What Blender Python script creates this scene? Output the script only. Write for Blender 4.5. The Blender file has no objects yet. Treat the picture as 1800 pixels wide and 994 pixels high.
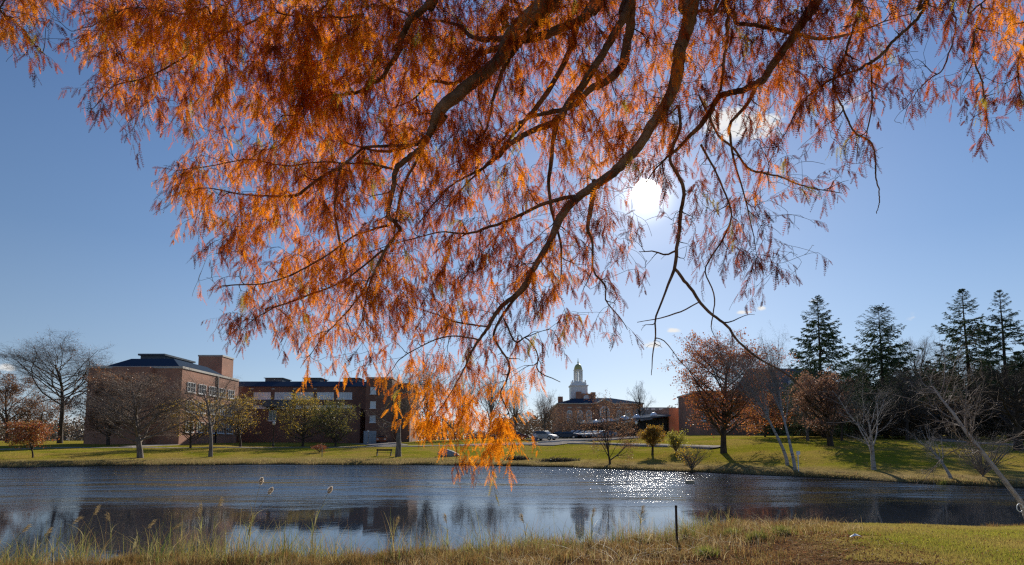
import bpy, math, random
import numpy as np
from mathutils import Vector
R = math.radians
SC = bpy.context.scene
COL = SC.collection
# ------------------------------------------------------------------ camera
CAM_H = 2.2; TH = R(5.2); F = 1000.0; PV = 689.0
cd = bpy.data.cameras.new('camera'); cam = bpy.data.objects.new('camera', cd); COL.objects.link(cam)
cam.location = (0, 0, CAM_H); cam.rotation_euler = (R(90) + TH, 0, 0)
cd.sensor_width = 36; cd.lens = 20.0; cd.shift_y = (PV - 497) / 1800.0
cd.clip_start = 0.05; cd.clip_end = 9000
SC.camera = cam
def ray(u, v):
    x = (u - 900) / F; y = (PV - v) / F
    return np.array([x, math.cos(TH) - y * math.sin(TH), math.sin(TH) + y * math.cos(TH)])
def at(u, v, w):
    return np.array([0, 0, CAM_H]) + ray(u, v) * w
# ------------------------------------------------------------------ sun and sky
SD = ray(1135, 341); SD /= np.linalg.norm(SD)
EL = math.asin(SD[2]); AZ = math.atan2(SD[0], SD[1])
SUN_E, SKY_S, EXPO = 4.8, 0.10, 0.75
ld = bpy.data.lights.new('sun', 'SUN'); ld.energy = SUN_E; ld.angle = R(0.55); ld.color = (1.0, 0.93, 0.82)
sun = bpy.data.objects.new('sun', ld); COL.objects.link(sun)
sun.rotation_euler = Vector(SD).to_track_quat('Z', 'Y').to_euler()
W = bpy.data.worlds.new('World'); SC.world = W; W.use_nodes = True
nt = W.node_tree; nt.nodes.clear()
def N(nt, t, **k):
    n = nt.nodes.new(t)
    for a, b in k.items(): setattr(n, a, b)
    return n
def setin(n, **k):
    for a, b in k.items(): n.inputs[a.replace('_', ' ')].default_value = b
def mth(nt, op, a, b=None, c=None, clamp=False):
    n = N(nt, 'ShaderNodeMath', operation=op, use_clamp=clamp)
    for i, x in enumerate((a, b, c)):
        if x is None: continue
        if isinstance(x, (int, float)): n.inputs[i].default_value = x
        else: nt.links.new(x, n.inputs[i])
    return n.outputs[0]
sky = N(nt, 'ShaderNodeTexSky', sky_type='NISHITA', sun_disc=False)
sky.sun_elevation = EL; sky.sun_rotation = AZ; sky.air_density = 1.25; sky.dust_density = 0.35; sky.ozone_density = 3.2; sky.altitude = 200
bg = N(nt, 'ShaderNodeBackground'); bg.inputs[1].default_value = SKY_S
tc = N(nt, 'ShaderNodeTexCoord')
def dotdir(d):
    n = N(nt, 'ShaderNodeVectorMath', operation='DOT_PRODUCT'); nt.links.new(tc.outputs['Generated'], n.inputs[0]); n.inputs[1].default_value = tuple(d); return n.outputs['Value']
def ss(nt, x, a, b):
    n = N(nt, 'ShaderNodeMapRange', interpolation_type='SMOOTHSTEP'); nt.links.new(x, n.inputs[0])
    n.inputs[1].default_value = a; n.inputs[2].default_value = b; return n.outputs[0]
ds = dotdir(SD)
disc = ss(nt, ds, math.cos(R(1.35)), math.cos(R(0.6)))
aur = mth(nt, 'POWER', ss(nt, ds, math.cos(R(9)), 1.0), 2.5)
core = mth(nt, 'POWER', ss(nt, ds, math.cos(R(4.2)), 1.0), 3.0); wide = mth(nt, 'POWER', ss(nt, ds, math.cos(R(32)), 1.0), 2.0)
glow = mth(nt, 'ADD', mth(nt, 'ADD', mth(nt, 'MULTIPLY', disc, 260.0), mth(nt, 'MULTIPLY', aur, .9)), mth(nt, 'ADD', mth(nt, 'MULTIPLY', core, 3.0), mth(nt, 'MULTIPLY', wide, .4)))
# clouds: soft masks around real sky directions, broken up by noise
nz = N(nt, 'ShaderNodeTexNoise'); setin(nz, Scale=38.0, Detail=7.0, Roughness=0.62)
mp = N(nt, 'ShaderNodeMapping'); mp.inputs['Scale'].default_value = (1, 1, 2.2)
nt.links.new(tc.outputs['Generated'], mp.inputs[0]); nt.links.new(mp.outputs[0], nz.inputs['Vector'])
tot = None
for (u, v, ru, rv, k) in [(1315, 224, 62, 30, 1.4), (1265, 205, 30, 20, 1.1), (1488, 184, 50, 14, .85), (1150, 606, 30, 8, 1.2), (1184, 581, 16, 4.5, 1.3),
                          (1338, 543, 9, 5, 1.3), (1303, 549, 9, 5, 1.1), (1318, 549, 6, 3, 1.0), (10, 645, 16, 9, 1.2), (1430, 528, 12, 7, .8), (1600, 560, 40, 12, .35), (20, 740, 60, 18, .9), (160, 745, 60, 14, .7)]:
    c = ray(u, v); L = np.linalg.norm(c); c = c / L
    ex = np.cross(c, [0, 0, 1.0]); ex /= np.linalg.norm(ex); ey = np.cross(ex, c)
    a = mth(nt, 'MULTIPLY', dotdir(ex), F * L / ru); b = mth(nt, 'MULTIPLY', dotdir(ey), F * L / rv)
    r2 = mth(nt, 'ADD', mth(nt, 'MULTIPLY', a, a), mth(nt, 'MULTIPLY', b, b))
    g = mth(nt, 'MULTIPLY', mth(nt, 'EXPONENT', mth(nt, 'MULTIPLY', r2, -1.0)), k)
    g = mth(nt, 'MULTIPLY', g, mth(nt, 'GREATER_THAN', dotdir(c), 0.9))
    tot = g if tot is None else mth(nt, 'ADD', tot, g)
cm = ss(nt, mth(nt, 'ADD', tot, mth(nt, 'MULTIPLY', mth(nt, 'SUBTRACT', nz.outputs[0], 0.5), 2.4)), 0.45, 1.25)
cm = mth(nt, 'MULTIPLY', cm, ss(nt, tot, 0.03, 0.3))
sepd = N(nt, 'ShaderNodeSeparateXYZ'); nt.links.new(tc.outputs['Generated'], sepd.inputs[0])
er = N(nt, 'ShaderNodeValToRGB'); el_ = er.color_ramp.elements; SK = 1 / (SKY_S * 10 * 2 ** EXPO)
STOPS = [(0.0, (.31, .41, .54)), (.14, (.185, .275, .435)), (.30, (.100, .18, .345)), (.50, (.056, .118, .275)), (1.0, (.035, .10, .32))]
while len(el_) < len(STOPS): el_.new(.5)
for k_, (p_, c_) in enumerate(STOPS): el_[k_].position = p_; el_[k_].color = (*[q * SK for q in c_], 1)
nt.links.new(sepd.outputs[2], er.inputs[0])
ner = mth(nt, 'ADD', 1.0, mth(nt, 'MULTIPLY', mth(nt, 'POWER', ss(nt, ds, math.cos(R(75)), 1.0), 2.0), .75))
gr = N(nt, 'ShaderNodeVectorMath', operation='SCALE'); nt.links.new(er.outputs[0], gr.inputs[0]); nt.links.new(mth(nt, 'MULTIPLY', ner, 10.0), gr.inputs['Scale'])
sm = N(nt, 'ShaderNodeMix', data_type='RGBA'); sm.inputs[0].default_value = .82; nt.links.new(sky.outputs[0], sm.inputs[6]); nt.links.new(gr.outputs[0], sm.inputs[7])
mx = N(nt, 'ShaderNodeMix', data_type='RGBA'); nt.links.new(cm, mx.inputs[0]); nt.links.new(sm.outputs[2], mx.inputs[6]); mx.inputs[7].default_value = (4.8, 4.8, 4.8, 1)
ad = N(nt, 'ShaderNodeMix', data_type='RGBA', blend_type='ADD'); ad.inputs[0].default_value = 1
gl = N(nt, 'ShaderNodeVectorMath', operation='SCALE'); gl.inputs[0].default_value = (1, .97, .9); nt.links.new(glow, gl.inputs['Scale'])
nt.links.new(mx.outputs[2], ad.inputs[6]); nt.links.new(gl.outputs[0], ad.inputs[7])
nt.links.new(ad.outputs[2], bg.inputs[0])
wo = N(nt, 'ShaderNodeOutputWorld'); nt.links.new(bg.outputs[0], wo.inputs[0])
W.cycles.sampling_method = 'MANUAL'; W.cycles.sample_map_resolution = 1024
SC.view_settings.view_transform = 'Standard'; SC.view_settings.look = 'None'; SC.view_settings.exposure = EXPO; SC.view_settings.gamma = 1
SC.cycles.max_bounces = 8; SC.cycles.transparent_max_bounces = 8; SC.cycles.diffuse_bounces = 3; SC.cycles.use_denoising = False
SC.cycles.sample_clamp_indirect = 3.0; SC.cycles.sample_clamp_direct = 30.0; SC.cycles.filter_width = 1.3; SC.cycles.blur_glossy = .3

# ------------------------------------------------------------------ helpers
rng = np.random.default_rng(7)
def tag(o, label=None, cat=None, group=None, kind=None):
    if label: o['label'] = label
    if cat: o['category'] = cat
    if group: o['group'] = group
    if kind: o['kind'] = kind
    return o
def empty(name, loc, label=None, cat=None, group=None, rz=0):
    o = bpy.data.objects.new(name, None); COL.objects.link(o); o.location = tuple(loc); o.rotation_euler = (0, 0, rz)
    o.empty_display_size = .2
    return tag(o, label, cat, group)
def npmesh(name, V, Fc, mat, parent=None, col=None, smooth=False):
    """V (n,3), Fc (m,k) -> one mesh object"""
    me = bpy.data.meshes.new(name); V = np.asarray(V, dtype=np.float32); Fc = np.asarray(Fc, dtype=np.int32)
    m, k = Fc.shape
    me.vertices.add(len(V)); me.vertices.foreach_set('co', V.ravel())
    me.loops.add(m * k); me.loops.foreach_set('vertex_index', Fc.ravel())
    me.polygons.add(m); me.polygons.foreach_set('loop_start', np.arange(0, m * k, k, dtype=np.int32))
    if smooth: me.polygons.foreach_set('use_smooth', np.ones(m, dtype=bool))
    me.update(calc_edges=True)
    if col is not None:
        a = me.attributes.new('Col', 'FLOAT_COLOR', 'FACE')
        c = np.ones((m, 4), dtype=np.float32); c[:, :3] = col; a.data.foreach_set('color', c.ravel())
    me.materials.append(mat)
    o = bpy.data.objects.new(name, me); COL.objects.link(o)
    if parent is not None: o.parent = parent
    return o
class MB:
    def __init__(s): s.v = []; s.f = []
    def add(s, vs, fs):
        n = len(s.v); s.v += [tuple(map(float, p)) for p in vs]; s.f += [tuple(i + n for i in f) for f in fs]; return s
    def box(s, x0, x1, y0, y1, z0, z1):
        return s.add([(x0, y0, z0), (x1, y0, z0), (x1, y1, z0), (x0, y1, z0), (x0, y0, z1), (x1, y0, z1), (x1, y1, z1), (x0, y1, z1)],
                     [(0, 3, 2, 1), (4, 5, 6, 7), (0, 1, 5, 4), (1, 2, 6, 5), (2, 3, 7, 6), (3, 0, 4, 7)])
    def frustum(s, a, b):  # a,b = (x0,x1,y0,y1,z)
        (x0, x1, y0, y1, z0), (X0, X1, Y0, Y1, z1) = a, b
        return s.add([(x0, y0, z0), (x1, y0, z0), (x1, y1, z0), (x0, y1, z0), (X0, Y0, z1), (X1, Y0, z1), (X1, Y1, z1), (X0, Y1, z1)],
                     [(0, 3, 2, 1), (4, 5, 6, 7), (0, 1, 5, 4), (1, 2, 6, 5), (2, 3, 7, 6), (3, 0, 4, 7)])
    def prism(s, poly, axis, a, b):  # poly in 2D extruded along axis
        n = len(poly)
        def P(p, t): return {'x': (t, p[0], p[1]), 'y': (p[0], t, p[1]), 'z': (p[0], p[1], t)}[axis]
        return s.add([P(p, a) for p in poly] + [P(p, b) for p in poly],
                     [tuple(range(n))[::-1], tuple(range(n, 2 * n))] + [(i, (i + 1) % n, n + (i + 1) % n, n + i) for i in range(n)])
    def lathe(s, prof, n=16, c=(0, 0, 0)):
        vs = []; fs = []
        for (r, z) in prof:
            for i in range(n):
                t = 2 * math.pi * i / n; vs.append((c[0] + r * math.cos(t), c[1] + r * math.sin(t), c[2] + z))
        for j in range(len(prof) - 1):
            for i in range(n): fs.append((j * n + i, j * n + (i + 1) % n, (j + 1) * n + (i + 1) % n, (j + 1) * n + i))
        fs.append(tuple(range(n))[::-1]); fs.append(tuple((len(prof) - 1) * n + i for i in range(n)))
        return s.add(vs, fs)
    def tube(s, pts, rad, n=8):
        V, Fc = chain(np.array(pts, float), np.array(rad, float), n); return s.add(V, Fc.tolist())
    def build(s, name, mat, parent=None, smooth=False, bevel=0):
        me = bpy.data.meshes.new(name); me.from_pydata(s.v, [], s.f)
        import bmesh
        bm = bmesh.new(); bm.from_mesh(me); bmesh.ops.recalc_face_normals(bm, faces=bm.faces)
        if bevel: bmesh.ops.bevel(bm, geom=bm.edges[:], offset=bevel, segments=2, affect='EDGES')
        bm.to_mesh(me); bm.free()
        if smooth:
            for p in me.polygons: p.use_smooth = True
        me.materials.append(mat)
        o = bpy.data.objects.new(name, me); COL.objects.link(o)
        if parent is not None: o.parent = parent
        return o
def unit(v): return v / np.maximum(np.linalg.norm(v, axis=-1, keepdims=True), 1e-9)
def frame(d):
    h = np.where(np.abs(d[..., 2:3]) > .9, np.array([1.0, 0, 0]), np.array([0, 0, 1.0]))
    a = unit(np.cross(d, h)); return a, np.cross(d, a)
def chain(P, rad, n=8, jit=0.0):
    T = unit(np.gradient(P, axis=0)); a, b = frame(T)
    # keep frames from flipping
    for i in range(1, len(a)):
        a[i] = a[i - 1] - T[i] * np.dot(a[i - 1], T[i]); a[i] /= max(np.linalg.norm(a[i]), 1e-9); b[i] = np.cross(T[i], a[i])
    th = np.arange(n) * 2 * math.pi / n
    ring = np.cos(th)[None, :, None] * a[:, None] + np.sin(th)[None, :, None] * b[:, None]
    rr = rad[:, None] * (1 + jit * rng.standard_normal((len(P), n)))
    V = (P[:, None] + ring * rr[..., None]).reshape(-1, 3)
    i = np.arange(len(P) - 1)[:, None] * n; j = np.arange(n)[None]; j2 = (j + 1) % n
    Fc = np.stack([i + j, i + j2, i + n + j2, i + n + j], -1).reshape(-1, 4)
    return V, Fc
def segs(P0, P1, r0, r1, n):
    """independent tapered prisms"""
    d = unit(P1 - P0); a, b = frame(d); th = np.arange(n) * 2 * math.pi / n
    ring = np.cos(th)[None, :, None] * a[:, None] + np.sin(th)[None, :, None] * b[:, None]
    e = d * (r1[:, None] * .3)
    A = (P0 - e)[:, None] + ring * r0[:, None, None]; B = (P1 + e)[:, None] + ring * r1[:, None, None]
    V = np.concatenate([A, B], 1).reshape(-1, 3)
    m = len(P0); i = np.arange(m)[:, None] * 2 * n; j = np.arange(n)[None]; j2 = (j + 1) % n
    Fc = np.stack([i + j, i + j2, i + n + j2, i + n + j], -1).reshape(-1, 4)
    return V, Fc
def join(parts):
    Vs, Fs, n = [], [], 0
    for V, Fc in parts: Vs.append(V); Fs.append(Fc + n); n += len(V)
    return np.concatenate(Vs), np.concatenate(Fs)

# ------------------------------------------------------------------ materials
MATS = {}
def mat(name):
    m = bpy.data.materials.new(name); m.use_nodes = True; nt = m.node_tree; nt.nodes.clear()
    out = N(nt, 'ShaderNodeOutputMaterial'); MATS[name] = m; return m, nt, out
def pmat(name, c1, c2=None, scale=3.0, rough=.85, detail=5, metal=0, bump=0, bscale=None, spec=.3, stretch=(1, 1, 1), lo=.35, hi=.65):
    m, nt, out = mat(name); p = N(nt, 'ShaderNodeBsdfPrincipled'); nt.links.new(p.outputs[0], out.inputs[0])
    p.inputs['Roughness'].default_value = rough; p.inputs['Metallic'].default_value = metal; p.inputs['Specular IOR Level'].default_value = spec
    tc = N(nt, 'ShaderNodeTexCoord'); mp = N(nt, 'ShaderNodeMapping'); mp.inputs['Scale'].default_value = stretch; nt.links.new(tc.outputs['Object'], mp.inputs[0])
    nz = N(nt, 'ShaderNodeTexNoise'); setin(nz, Scale=scale, Detail=float(detail), Roughness=.6); nt.links.new(mp.outputs[0], nz.inputs[0])
    cr = N(nt, 'ShaderNodeValToRGB'); cr.color_ramp.elements[0].position = lo; cr.color_ramp.elements[1].position = hi
    cr.color_ramp.elements[0].color = (*c1, 1); cr.color_ramp.elements[1].color = (*(c2 or [x * 1.25 for x in c1]), 1)
    nt.links.new(nz.outputs[0], cr.inputs[0]); nt.links.new(cr.outputs[0], p.inputs['Base Color'])
    if bump:
        b = N(nt, 'ShaderNodeBump'); b.inputs['Strength'].default_value = 1; b.inputs['Distance'].default_value = bump
        n2 = N(nt, 'ShaderNodeTexNoise'); setin(n2, Scale=bscale or scale * 3, Detail=6.0); nt.links.new(mp.outputs[0], n2.inputs[0])
        nt.links.new(n2.outputs[0], b.inputs['Height']); nt.links.new(b.outputs[0], p.inputs['Normal'])
    return m
def leafmat(name, trans=.5, gloss=.12, rough=.45, tint=(1, 1, 1), boost=1.0):
    m, nt, out = mat(name); at_ = N(nt, 'ShaderNodeAttribute', attribute_name='Col')
    sc = N(nt, 'ShaderNodeVectorMath', operation='MULTIPLY'); nt.links.new(at_.outputs['Color'], sc.inputs[0]); sc.inputs[1].default_value = tint
    d = N(nt, 'ShaderNodeBsdfDiffuse'); t = N(nt, 'ShaderNodeBsdfTranslucent'); g = N(nt, 'ShaderNodeBsdfGlossy'); g.inputs['Roughness'].default_value = rough
    g.inputs['Color'].default_value = (.6, .6, .6, 1)
    nt.links.new(sc.outputs[0], d.inputs[0])
    s2 = N(nt, 'ShaderNodeVectorMath', operation='SCALE'); nt.links.new(sc.outputs[0], s2.inputs[0]); s2.inputs['Scale'].default_value = boost; nt.links.new(s2.outputs[0], t.inputs[0])
    a = N(nt, 'ShaderNodeMixShader'); a.inputs[0].default_value = trans; nt.links.new(d.outputs[0], a.inputs[1]); nt.links.new(t.outputs[0], a.inputs[2])
    b = N(nt, 'ShaderNodeMixShader'); b.inputs[0].default_value = gloss; nt.links.new(a.outputs[0], b.inputs[1]); nt.links.new(g.outputs[0], b.inputs[2])
    nt.links.new(b.outputs[0], out.inputs[0]); return m
def brickmat(name, c1, c2, mortar, scale=1.0):
    m, nt, out = mat(name); p = N(nt, 'ShaderNodeBsdfPrincipled'); nt.links.new(p.outputs[0], out.inputs[0]); p.inputs['Roughness'].default_value = .9; p.inputs['Specular IOR Level'].default_value = .2
    tc = N(nt, 'ShaderNodeTexCoord'); sp = N(nt, 'ShaderNodeSeparateXYZ'); nt.links.new(tc.outputs['Object'], sp.inputs[0])
    cb = N(nt, 'ShaderNodeCombineXYZ'); nt.links.new(mth(nt, 'ADD', sp.outputs[0], sp.outputs[1]), cb.inputs[0]); nt.links.new(sp.outputs[2], cb.inputs[1])
    b = N(nt, 'ShaderNodeTexBrick'); nt.links.new(cb.outputs[0], b.inputs['Vector']); setin(b, Scale=1.0)
    b.inputs['Brick Width'].default_value = .22; b.inputs['Row Height'].default_value = .075; b.inputs['Mortar Size'].default_value = .006
    b.inputs['Color1'].default_value = (*c1, 1); b.inputs['Color2'].default_value = (*c2, 1); b.inputs['Mortar'].default_value = (*mortar, 1)
    nz = N(nt, 'ShaderNodeTexNoise'); setin(nz, Scale=.45, Detail=6.0); nt.links.new(tc.outputs['Object'], nz.inputs[0])
    mr = N(nt, 'ShaderNodeMapRange'); nt.links.new(nz.outputs[0], mr.inputs[0]); mr.inputs[1].default_value = .3; mr.inputs[2].default_value = .7; mr.inputs[3].default_value = .8; mr.inputs[4].default_value = 1.15
    s = N(nt, 'ShaderNodeVectorMath', operation='SCALE'); nt.links.new(b.outputs[0], s.inputs[0]); nt.links.new(mr.outputs[0], s.inputs['Scale'])
    nt.links.new(s.outputs[0], p.inputs['Base Color']); return m
brick = brickmat('red_brick', (.44, .20, .12), (.34, .145, .09), (.36, .28, .22))
brickd = brickmat('dark_brick', (.24, .105, .07), (.18, .08, .055), (.22, .17, .14))
slate = pmat('slate', (.03, .045, .07), (.05, .07, .10), 11.5, .9, spec=0, stretch=(1, 1, 4))
slate2 = pmat('grey_shingle', (.08, .08, .085), (.13, .125, .13), 1.5, .9, spec=0)
copper = pmat('sheet_metal', (.10, .115, .13), (.15, .165, .18), .8, .9, spec=0)
stone = pmat('limestone', (.42, .38, .32), (.52, .48, .42), 1.2, .85)
greystone = pmat('grey_stone', (.15, .105, .08), (.24, .175, .135), 2.2, .9, bump=.02)
white = pmat('white_paint', (.72, .72, .70), (.82, .82, .80), 2, .5)
gold = pmat('gilded_copper', (.42, .40, .16), (.60, .52, .20), 2.5, .45, metal=.35)
darkmetal = pmat('dark_metal', (.02, .022, .025), (.04, .04, .045), 4, .5)
asphalt = pmat('asphalt', (.10, .095, .09), (.15, .145, .135), .6, .9)
concrete = pmat('concrete', (.20, .18, .15), (.29, .26, .225), 1.1, .95, bump=.004, spec=0)
rockm = pmat('granite', (.17, .16, .145), (.36, .34, .31), 3.0, .85, bump=.05, bscale=5)
bark = pmat('grey_bark', (.10, .08, .065), (.24, .20, .165), 4.0, .95, bump=.03, bscale=9, stretch=(1, 1, .35))
barkd = pmat('dark_bark', (.035, .027, .022), (.085, .065, .05), 4.0, .95, bump=.03, bscale=9, stretch=(1, 1, .35))
barkl = pmat('pale_bark', (.30, .245, .20), (.50, .43, .36), 6.0, .9, bump=.01, bscale=14)
twigm = pmat('twig_bark', (.18, .135, .10), (.32, .25, .20), 2.0, .95)
twigp = pmat('pale_twig', (.17, .14, .12), (.29, .25, .215), 2.0, .9)
birch = pmat('birch_bark', (.07, .06, .05), (.34, .31, .28), 3.2, .85, stretch=(.6, .6, 3.5), lo=.36, hi=.47)
cyp = pmat('cypress_bark', (.09, .058, .038), (.34, .235, .15), 7.0, .95, bump=.03, bscale=26, stretch=(1, 1, 1), detail=8)
cyt = pmat('cypress_twig', (.05, .03, .022), (.11, .07, .05), 8.0, .9)
leafm = leafmat('leaf', .45, .06)
cypleaf = leafmat('cypress_leaf', .57, .01, boost=1.0)
grassm = leafmat('grass_blade', .45, .05)
needle = leafmat('needle', .18, .05)
glass = pmat('window_glass', (.07, .09, .10), (.16, .18, .19), .6, .12, spec=.8)
glassb = pmat('pale_blind_glass', (.50, .55, .57), (.80, .83, .83), .35, .2, spec=.7)

# ------------------------------------------------------------------ terrain
def px_x(u, z): return (u - 900) / F * z
FS = [(-400, 45), (0, 2200 / 42), (250, 2200 / 38.5), (450, 2200 / 37), (850, 2200 / 38), (1000, 2200 / 42), (1200, 2200 / 49), (1350, 2200 / 56), (1500, 2200 / 63), (1650, 2200 / 71), (1800, 2200 / 77), (2400, 24)]
fx = np.array([px_x(u, z) for u, z in FS]); fy = np.array([z for u, z in FS])
NS = [(-400, 9.9), (0, 10.0), (300, 10.3), (600, 10.9), (1000, 12.0), (1150, 13.0), (1250, 14.6), (1450, 14.9), (1800, 14.6), (2400, 14)]
nx_ = np.array([px_x(u, z) for u, z in NS]); ny_ = np.array([z for u, z in NS])
def sst(x, a, b):
    t = np.clip((x - a) / (b - a), 0, 1); return t * t * (3 - 2 * t)
def wob(x, y): return .5 * np.sin(x * .21 + 1.3 * np.sin(y * .13)) * np.sin(y * .17 + x * .05) + .25 * np.sin(x * .57 + y * .31)
def Ysh(x): return np.interp(x, fx, fy) + .5 * np.sin(x * .45) + .25 * np.sin(x * 1.3 + 1) + .12 * np.sin(x * 3.1)
def Yne(x): return np.interp(x, nx_, ny_) + .25 * np.sin(x * .9 + 1) + .12 * np.sin(x * 2.7) + .05 * np.sin(x * 7)
def Hgt(x, y):
    x = np.asarray(x, float); y = np.asarray(y, float)
    d = y - Ysh(x)
    far = np.interp(d, [0, .5, 3, 10, 15, 30, 45, 70, 120, 400, 3000], [0, .16, .35, .66, 1.12, 2.0, 2.6, 3.1, 3.7, 5, 9])
    g = .8 + .2 * sst(x, -35, -5) + .14 * sst(x, 10, 35)
    far = far * g + .10 * wob(x, y) * sst(d, 2, 14)
    e = Yne(x) - y
    near = np.interp(e, [0, .25, .7, 2, 5, 12, 60, 3000], [0, .08, .17, .36, .56, .7, 1.2, 9]) * (.55 + .45 * sst(x, 2.0, 6.5)) + .02 * np.sin(x * 2.3) * np.cos(y * 1.9)
    bed = -np.minimum(np.minimum(-d, -e) * .25, .9)
    return np.where(d >= 0, far, np.where(e >= 0, near, np.maximum(bed, -1.2)))
def ground_at(u, v):
    r = ray(u, v); w = np.concatenate([np.arange(5, 120, .05), np.arange(120, 400, .5)]); P = np.array([0, 0, CAM_H]) + r[None] * w[:, None]
    h = Hgt(P[:, 0], P[:, 1]); ok = (P[:, 2] <= h) & (h > -.01)
    if P[:, 2].min() > 0 or not ok.any(): i = np.argmin(np.abs(P[:, 2] - h)); return P[i]
    return P[np.argmax(ok)]
def at_depth(u, z):
    x = (u - 900) / F * z
    for _ in range(3): x = (u - 900) / F * (z * math.cos(TH) + (float(Hgt(x, z)) - CAM_H) * math.sin(TH))
    return np.array([x, z, float(Hgt(x, z))])
def vz(v, z):  # height Z of a point seen at pixel row v at depth z
    r = ray(900, v); return CAM_H + r[2] / r[1] * z
def ux(u, v, z): r = ray(u, v); return r[0] / r[1] * z

gx = np.concatenate([[-3000, -1500, -700, -350, -220, -160], np.arange(-125, -30, 1.0), np.arange(-30, 30, .3), np.arange(30, 125, 1.0), [160, 220, 350, 700, 1500, 3000]])
gy = np.concatenate([[-3000, -800, -200, -60, -20, -5, 0, 3], np.arange(5, 20, .15), np.arange(20, 26, .6), np.arange(26, 120, .5), np.arange(120, 220, 4), [240, 280, 350, 500, 800, 1500, 3000, 6000]])
GX, GY = np.meshgrid(gx, gy); GZ = Hgt(GX, GY)
nxx, nyy = len(gx), len(gy); i = (np.arange(nyy - 1)[:, None] * nxx + np.arange(nxx - 1)[None])
Fg = np.stack([i, i + 1, i + nxx + 1, i + nxx], -1).reshape(-1, 4)
m, nt, out = mat('lawn'); p = N(nt, 'ShaderNodeBsdfPrincipled'); nt.links.new(p.outputs[0], out.inputs[0]); p.inputs['Roughness'].default_value = 1; p.inputs['Specular IOR Level'].default_value = 0
tc = N(nt, 'ShaderNodeTexCoord')
def noise(nt, tc, s, det=6.0, st=(1, 1, 1), rough=.6):
    mp = N(nt, 'ShaderNodeMapping'); mp.inputs['Scale'].default_value = st; nt.links.new(tc.outputs['Object'], mp.inputs[0])
    n = N(nt, 'ShaderNodeTexNoise'); setin(n, Scale=s, Detail=det, Roughness=rough); nt.links.new(mp.outputs[0], n.inputs[0]); return n.outputs[0]
def ramp(nt, f, els):
    c = N(nt, 'ShaderNodeValToRGB'); e = c.color_ramp.elements
    while len(e) < len(els): e.new(.5)
    for k, (p_, cc) in enumerate(els): e[k].position = p_; e[k].color = (*cc, 1)
    nt.links.new(f, c.inputs[0]); return c.outputs[0]
def mixc(nt, f, a, b, bt='MIX'):
    n = N(nt, 'ShaderNodeMix', data_type='RGBA', blend_type=bt)
    if isinstance(f, (int, float)): n.inputs[0].default_value = f
    else: nt.links.new(f, n.inputs[0])
    for k, x in ((6, a), (7, b)):
        if isinstance(x, tuple): n.inputs[k].default_value = (*x, 1)
        else: nt.links.new(x, n.inputs[k])
    return n.outputs[2]
lawn = ramp(nt, noise(nt, tc, .16, 7.0, rough=.65), [(.30, (.11, .12, .012)), (.45, (.21, .19, .02)), (.58, (.28, .20, .045)), (.72, (.17, .16, .02))])
spk = ramp(nt, noise(nt, tc, 2.6, 4.0, (1, .5, 1)), [(.55, (0, 0, 0)), (.72, (1, 1, 1))])
lawn = mixc(nt, mth(nt, 'MULTIPLY', spk, .6), lawn, (.24, .16, .06))
fine = noise(nt, tc, 14.0, 4.0)
lawn = mixc(nt, .55, lawn, ramp(nt, fine, [(.3, (.45, .45, .45)), (.7, (1.4, 1.4, 1.4))]), 'MULTIPLY')
sp = N(nt, 'ShaderNodeSeparateXYZ'); nt.links.new(tc.outputs['Object'], sp.inputs[0])
low = ss(nt, mth(nt, 'ADD', sp.outputs[2], mth(nt, 'MULTIPLY', noise(nt, tc, .5), .5)), .98, .5)   # damp tan margin by the water
tan = ramp(nt, noise(nt, tc, 1.3, 6.0, (1, .4, 1)), [(.35, (.15, .105, .045)), (.65, (.30, .22, .10))])
lawn = mixc(nt, low, lawn, tan)
nearland = ss(nt, sp.outputs[1], 26, 22)
dirt = ramp(nt, noise(nt, tc, 3.0), [(.35, (.07, .038, .018)), (.65, (.18, .11, .05))])
glawn = ramp(nt, noise(nt, tc, 1.1), [(.35, (.17, .14, .025)), (.6, (.26, .19, .05))])
nearc = mixc(nt, ss(nt, mth(nt, 'ADD', sp.outputs[0], mth(nt, 'MULTIPLY', noise(nt, tc, .8), 2.5)), 5.8, 7.6), dirt, glawn)
lawn = mixc(nt, nearland, lawn, nearc)
mud = ss(nt, sp.outputs[2], .10, .0)
lawn = mixc(nt, mud, lawn, (.035, .026, .018))
nt.links.new(lawn, p.inputs['Base Color'])
bp = N(nt, 'ShaderNodeBump'); bp.inputs['Distance'].default_value = .10; nt.links.new(noise(nt, tc, 5.0, 8.0), bp.inputs['Height']); nt.links.new(bp.outputs[0], p.inputs['Normal'])
g = npmesh('ground', np.stack([GX, GY, GZ], -1).reshape(-1, 3), Fg, m, smooth=True); g['kind'] = 'structure'

# water
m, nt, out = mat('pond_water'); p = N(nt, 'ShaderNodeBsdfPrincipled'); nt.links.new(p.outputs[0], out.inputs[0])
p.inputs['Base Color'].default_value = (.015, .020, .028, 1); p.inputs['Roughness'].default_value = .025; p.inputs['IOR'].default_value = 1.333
tc = N(nt, 'ShaderNodeTexCoord'); sp = N(nt, 'ShaderNodeSeparateXYZ'); nt.links.new(tc.outputs['Object'], sp.inputs[0])
edge = mth(nt, 'ADD', sp.outputs[1], mth(nt, 'MULTIPLY', mth(nt, 'SUBTRACT', noise(nt, tc, .13, 3.0, (.4, 1, 1)), .5), 13.0))
wind = ss(nt, edge, 17.5, 26.0); windf = ss(nt, edge, 28.0, 50.0)
chop = noise(nt, tc, 2.6, 5.0, (.8, 1, 1), .6)
soft = noise(nt, tc, 1.7, 3.0, (.55, 1.2, 1), .5)
tt_ = mth(nt, 'DIVIDE', mth(nt, 'SUBTRACT', edge, 19.0), 9.0, clamp=True)
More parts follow.
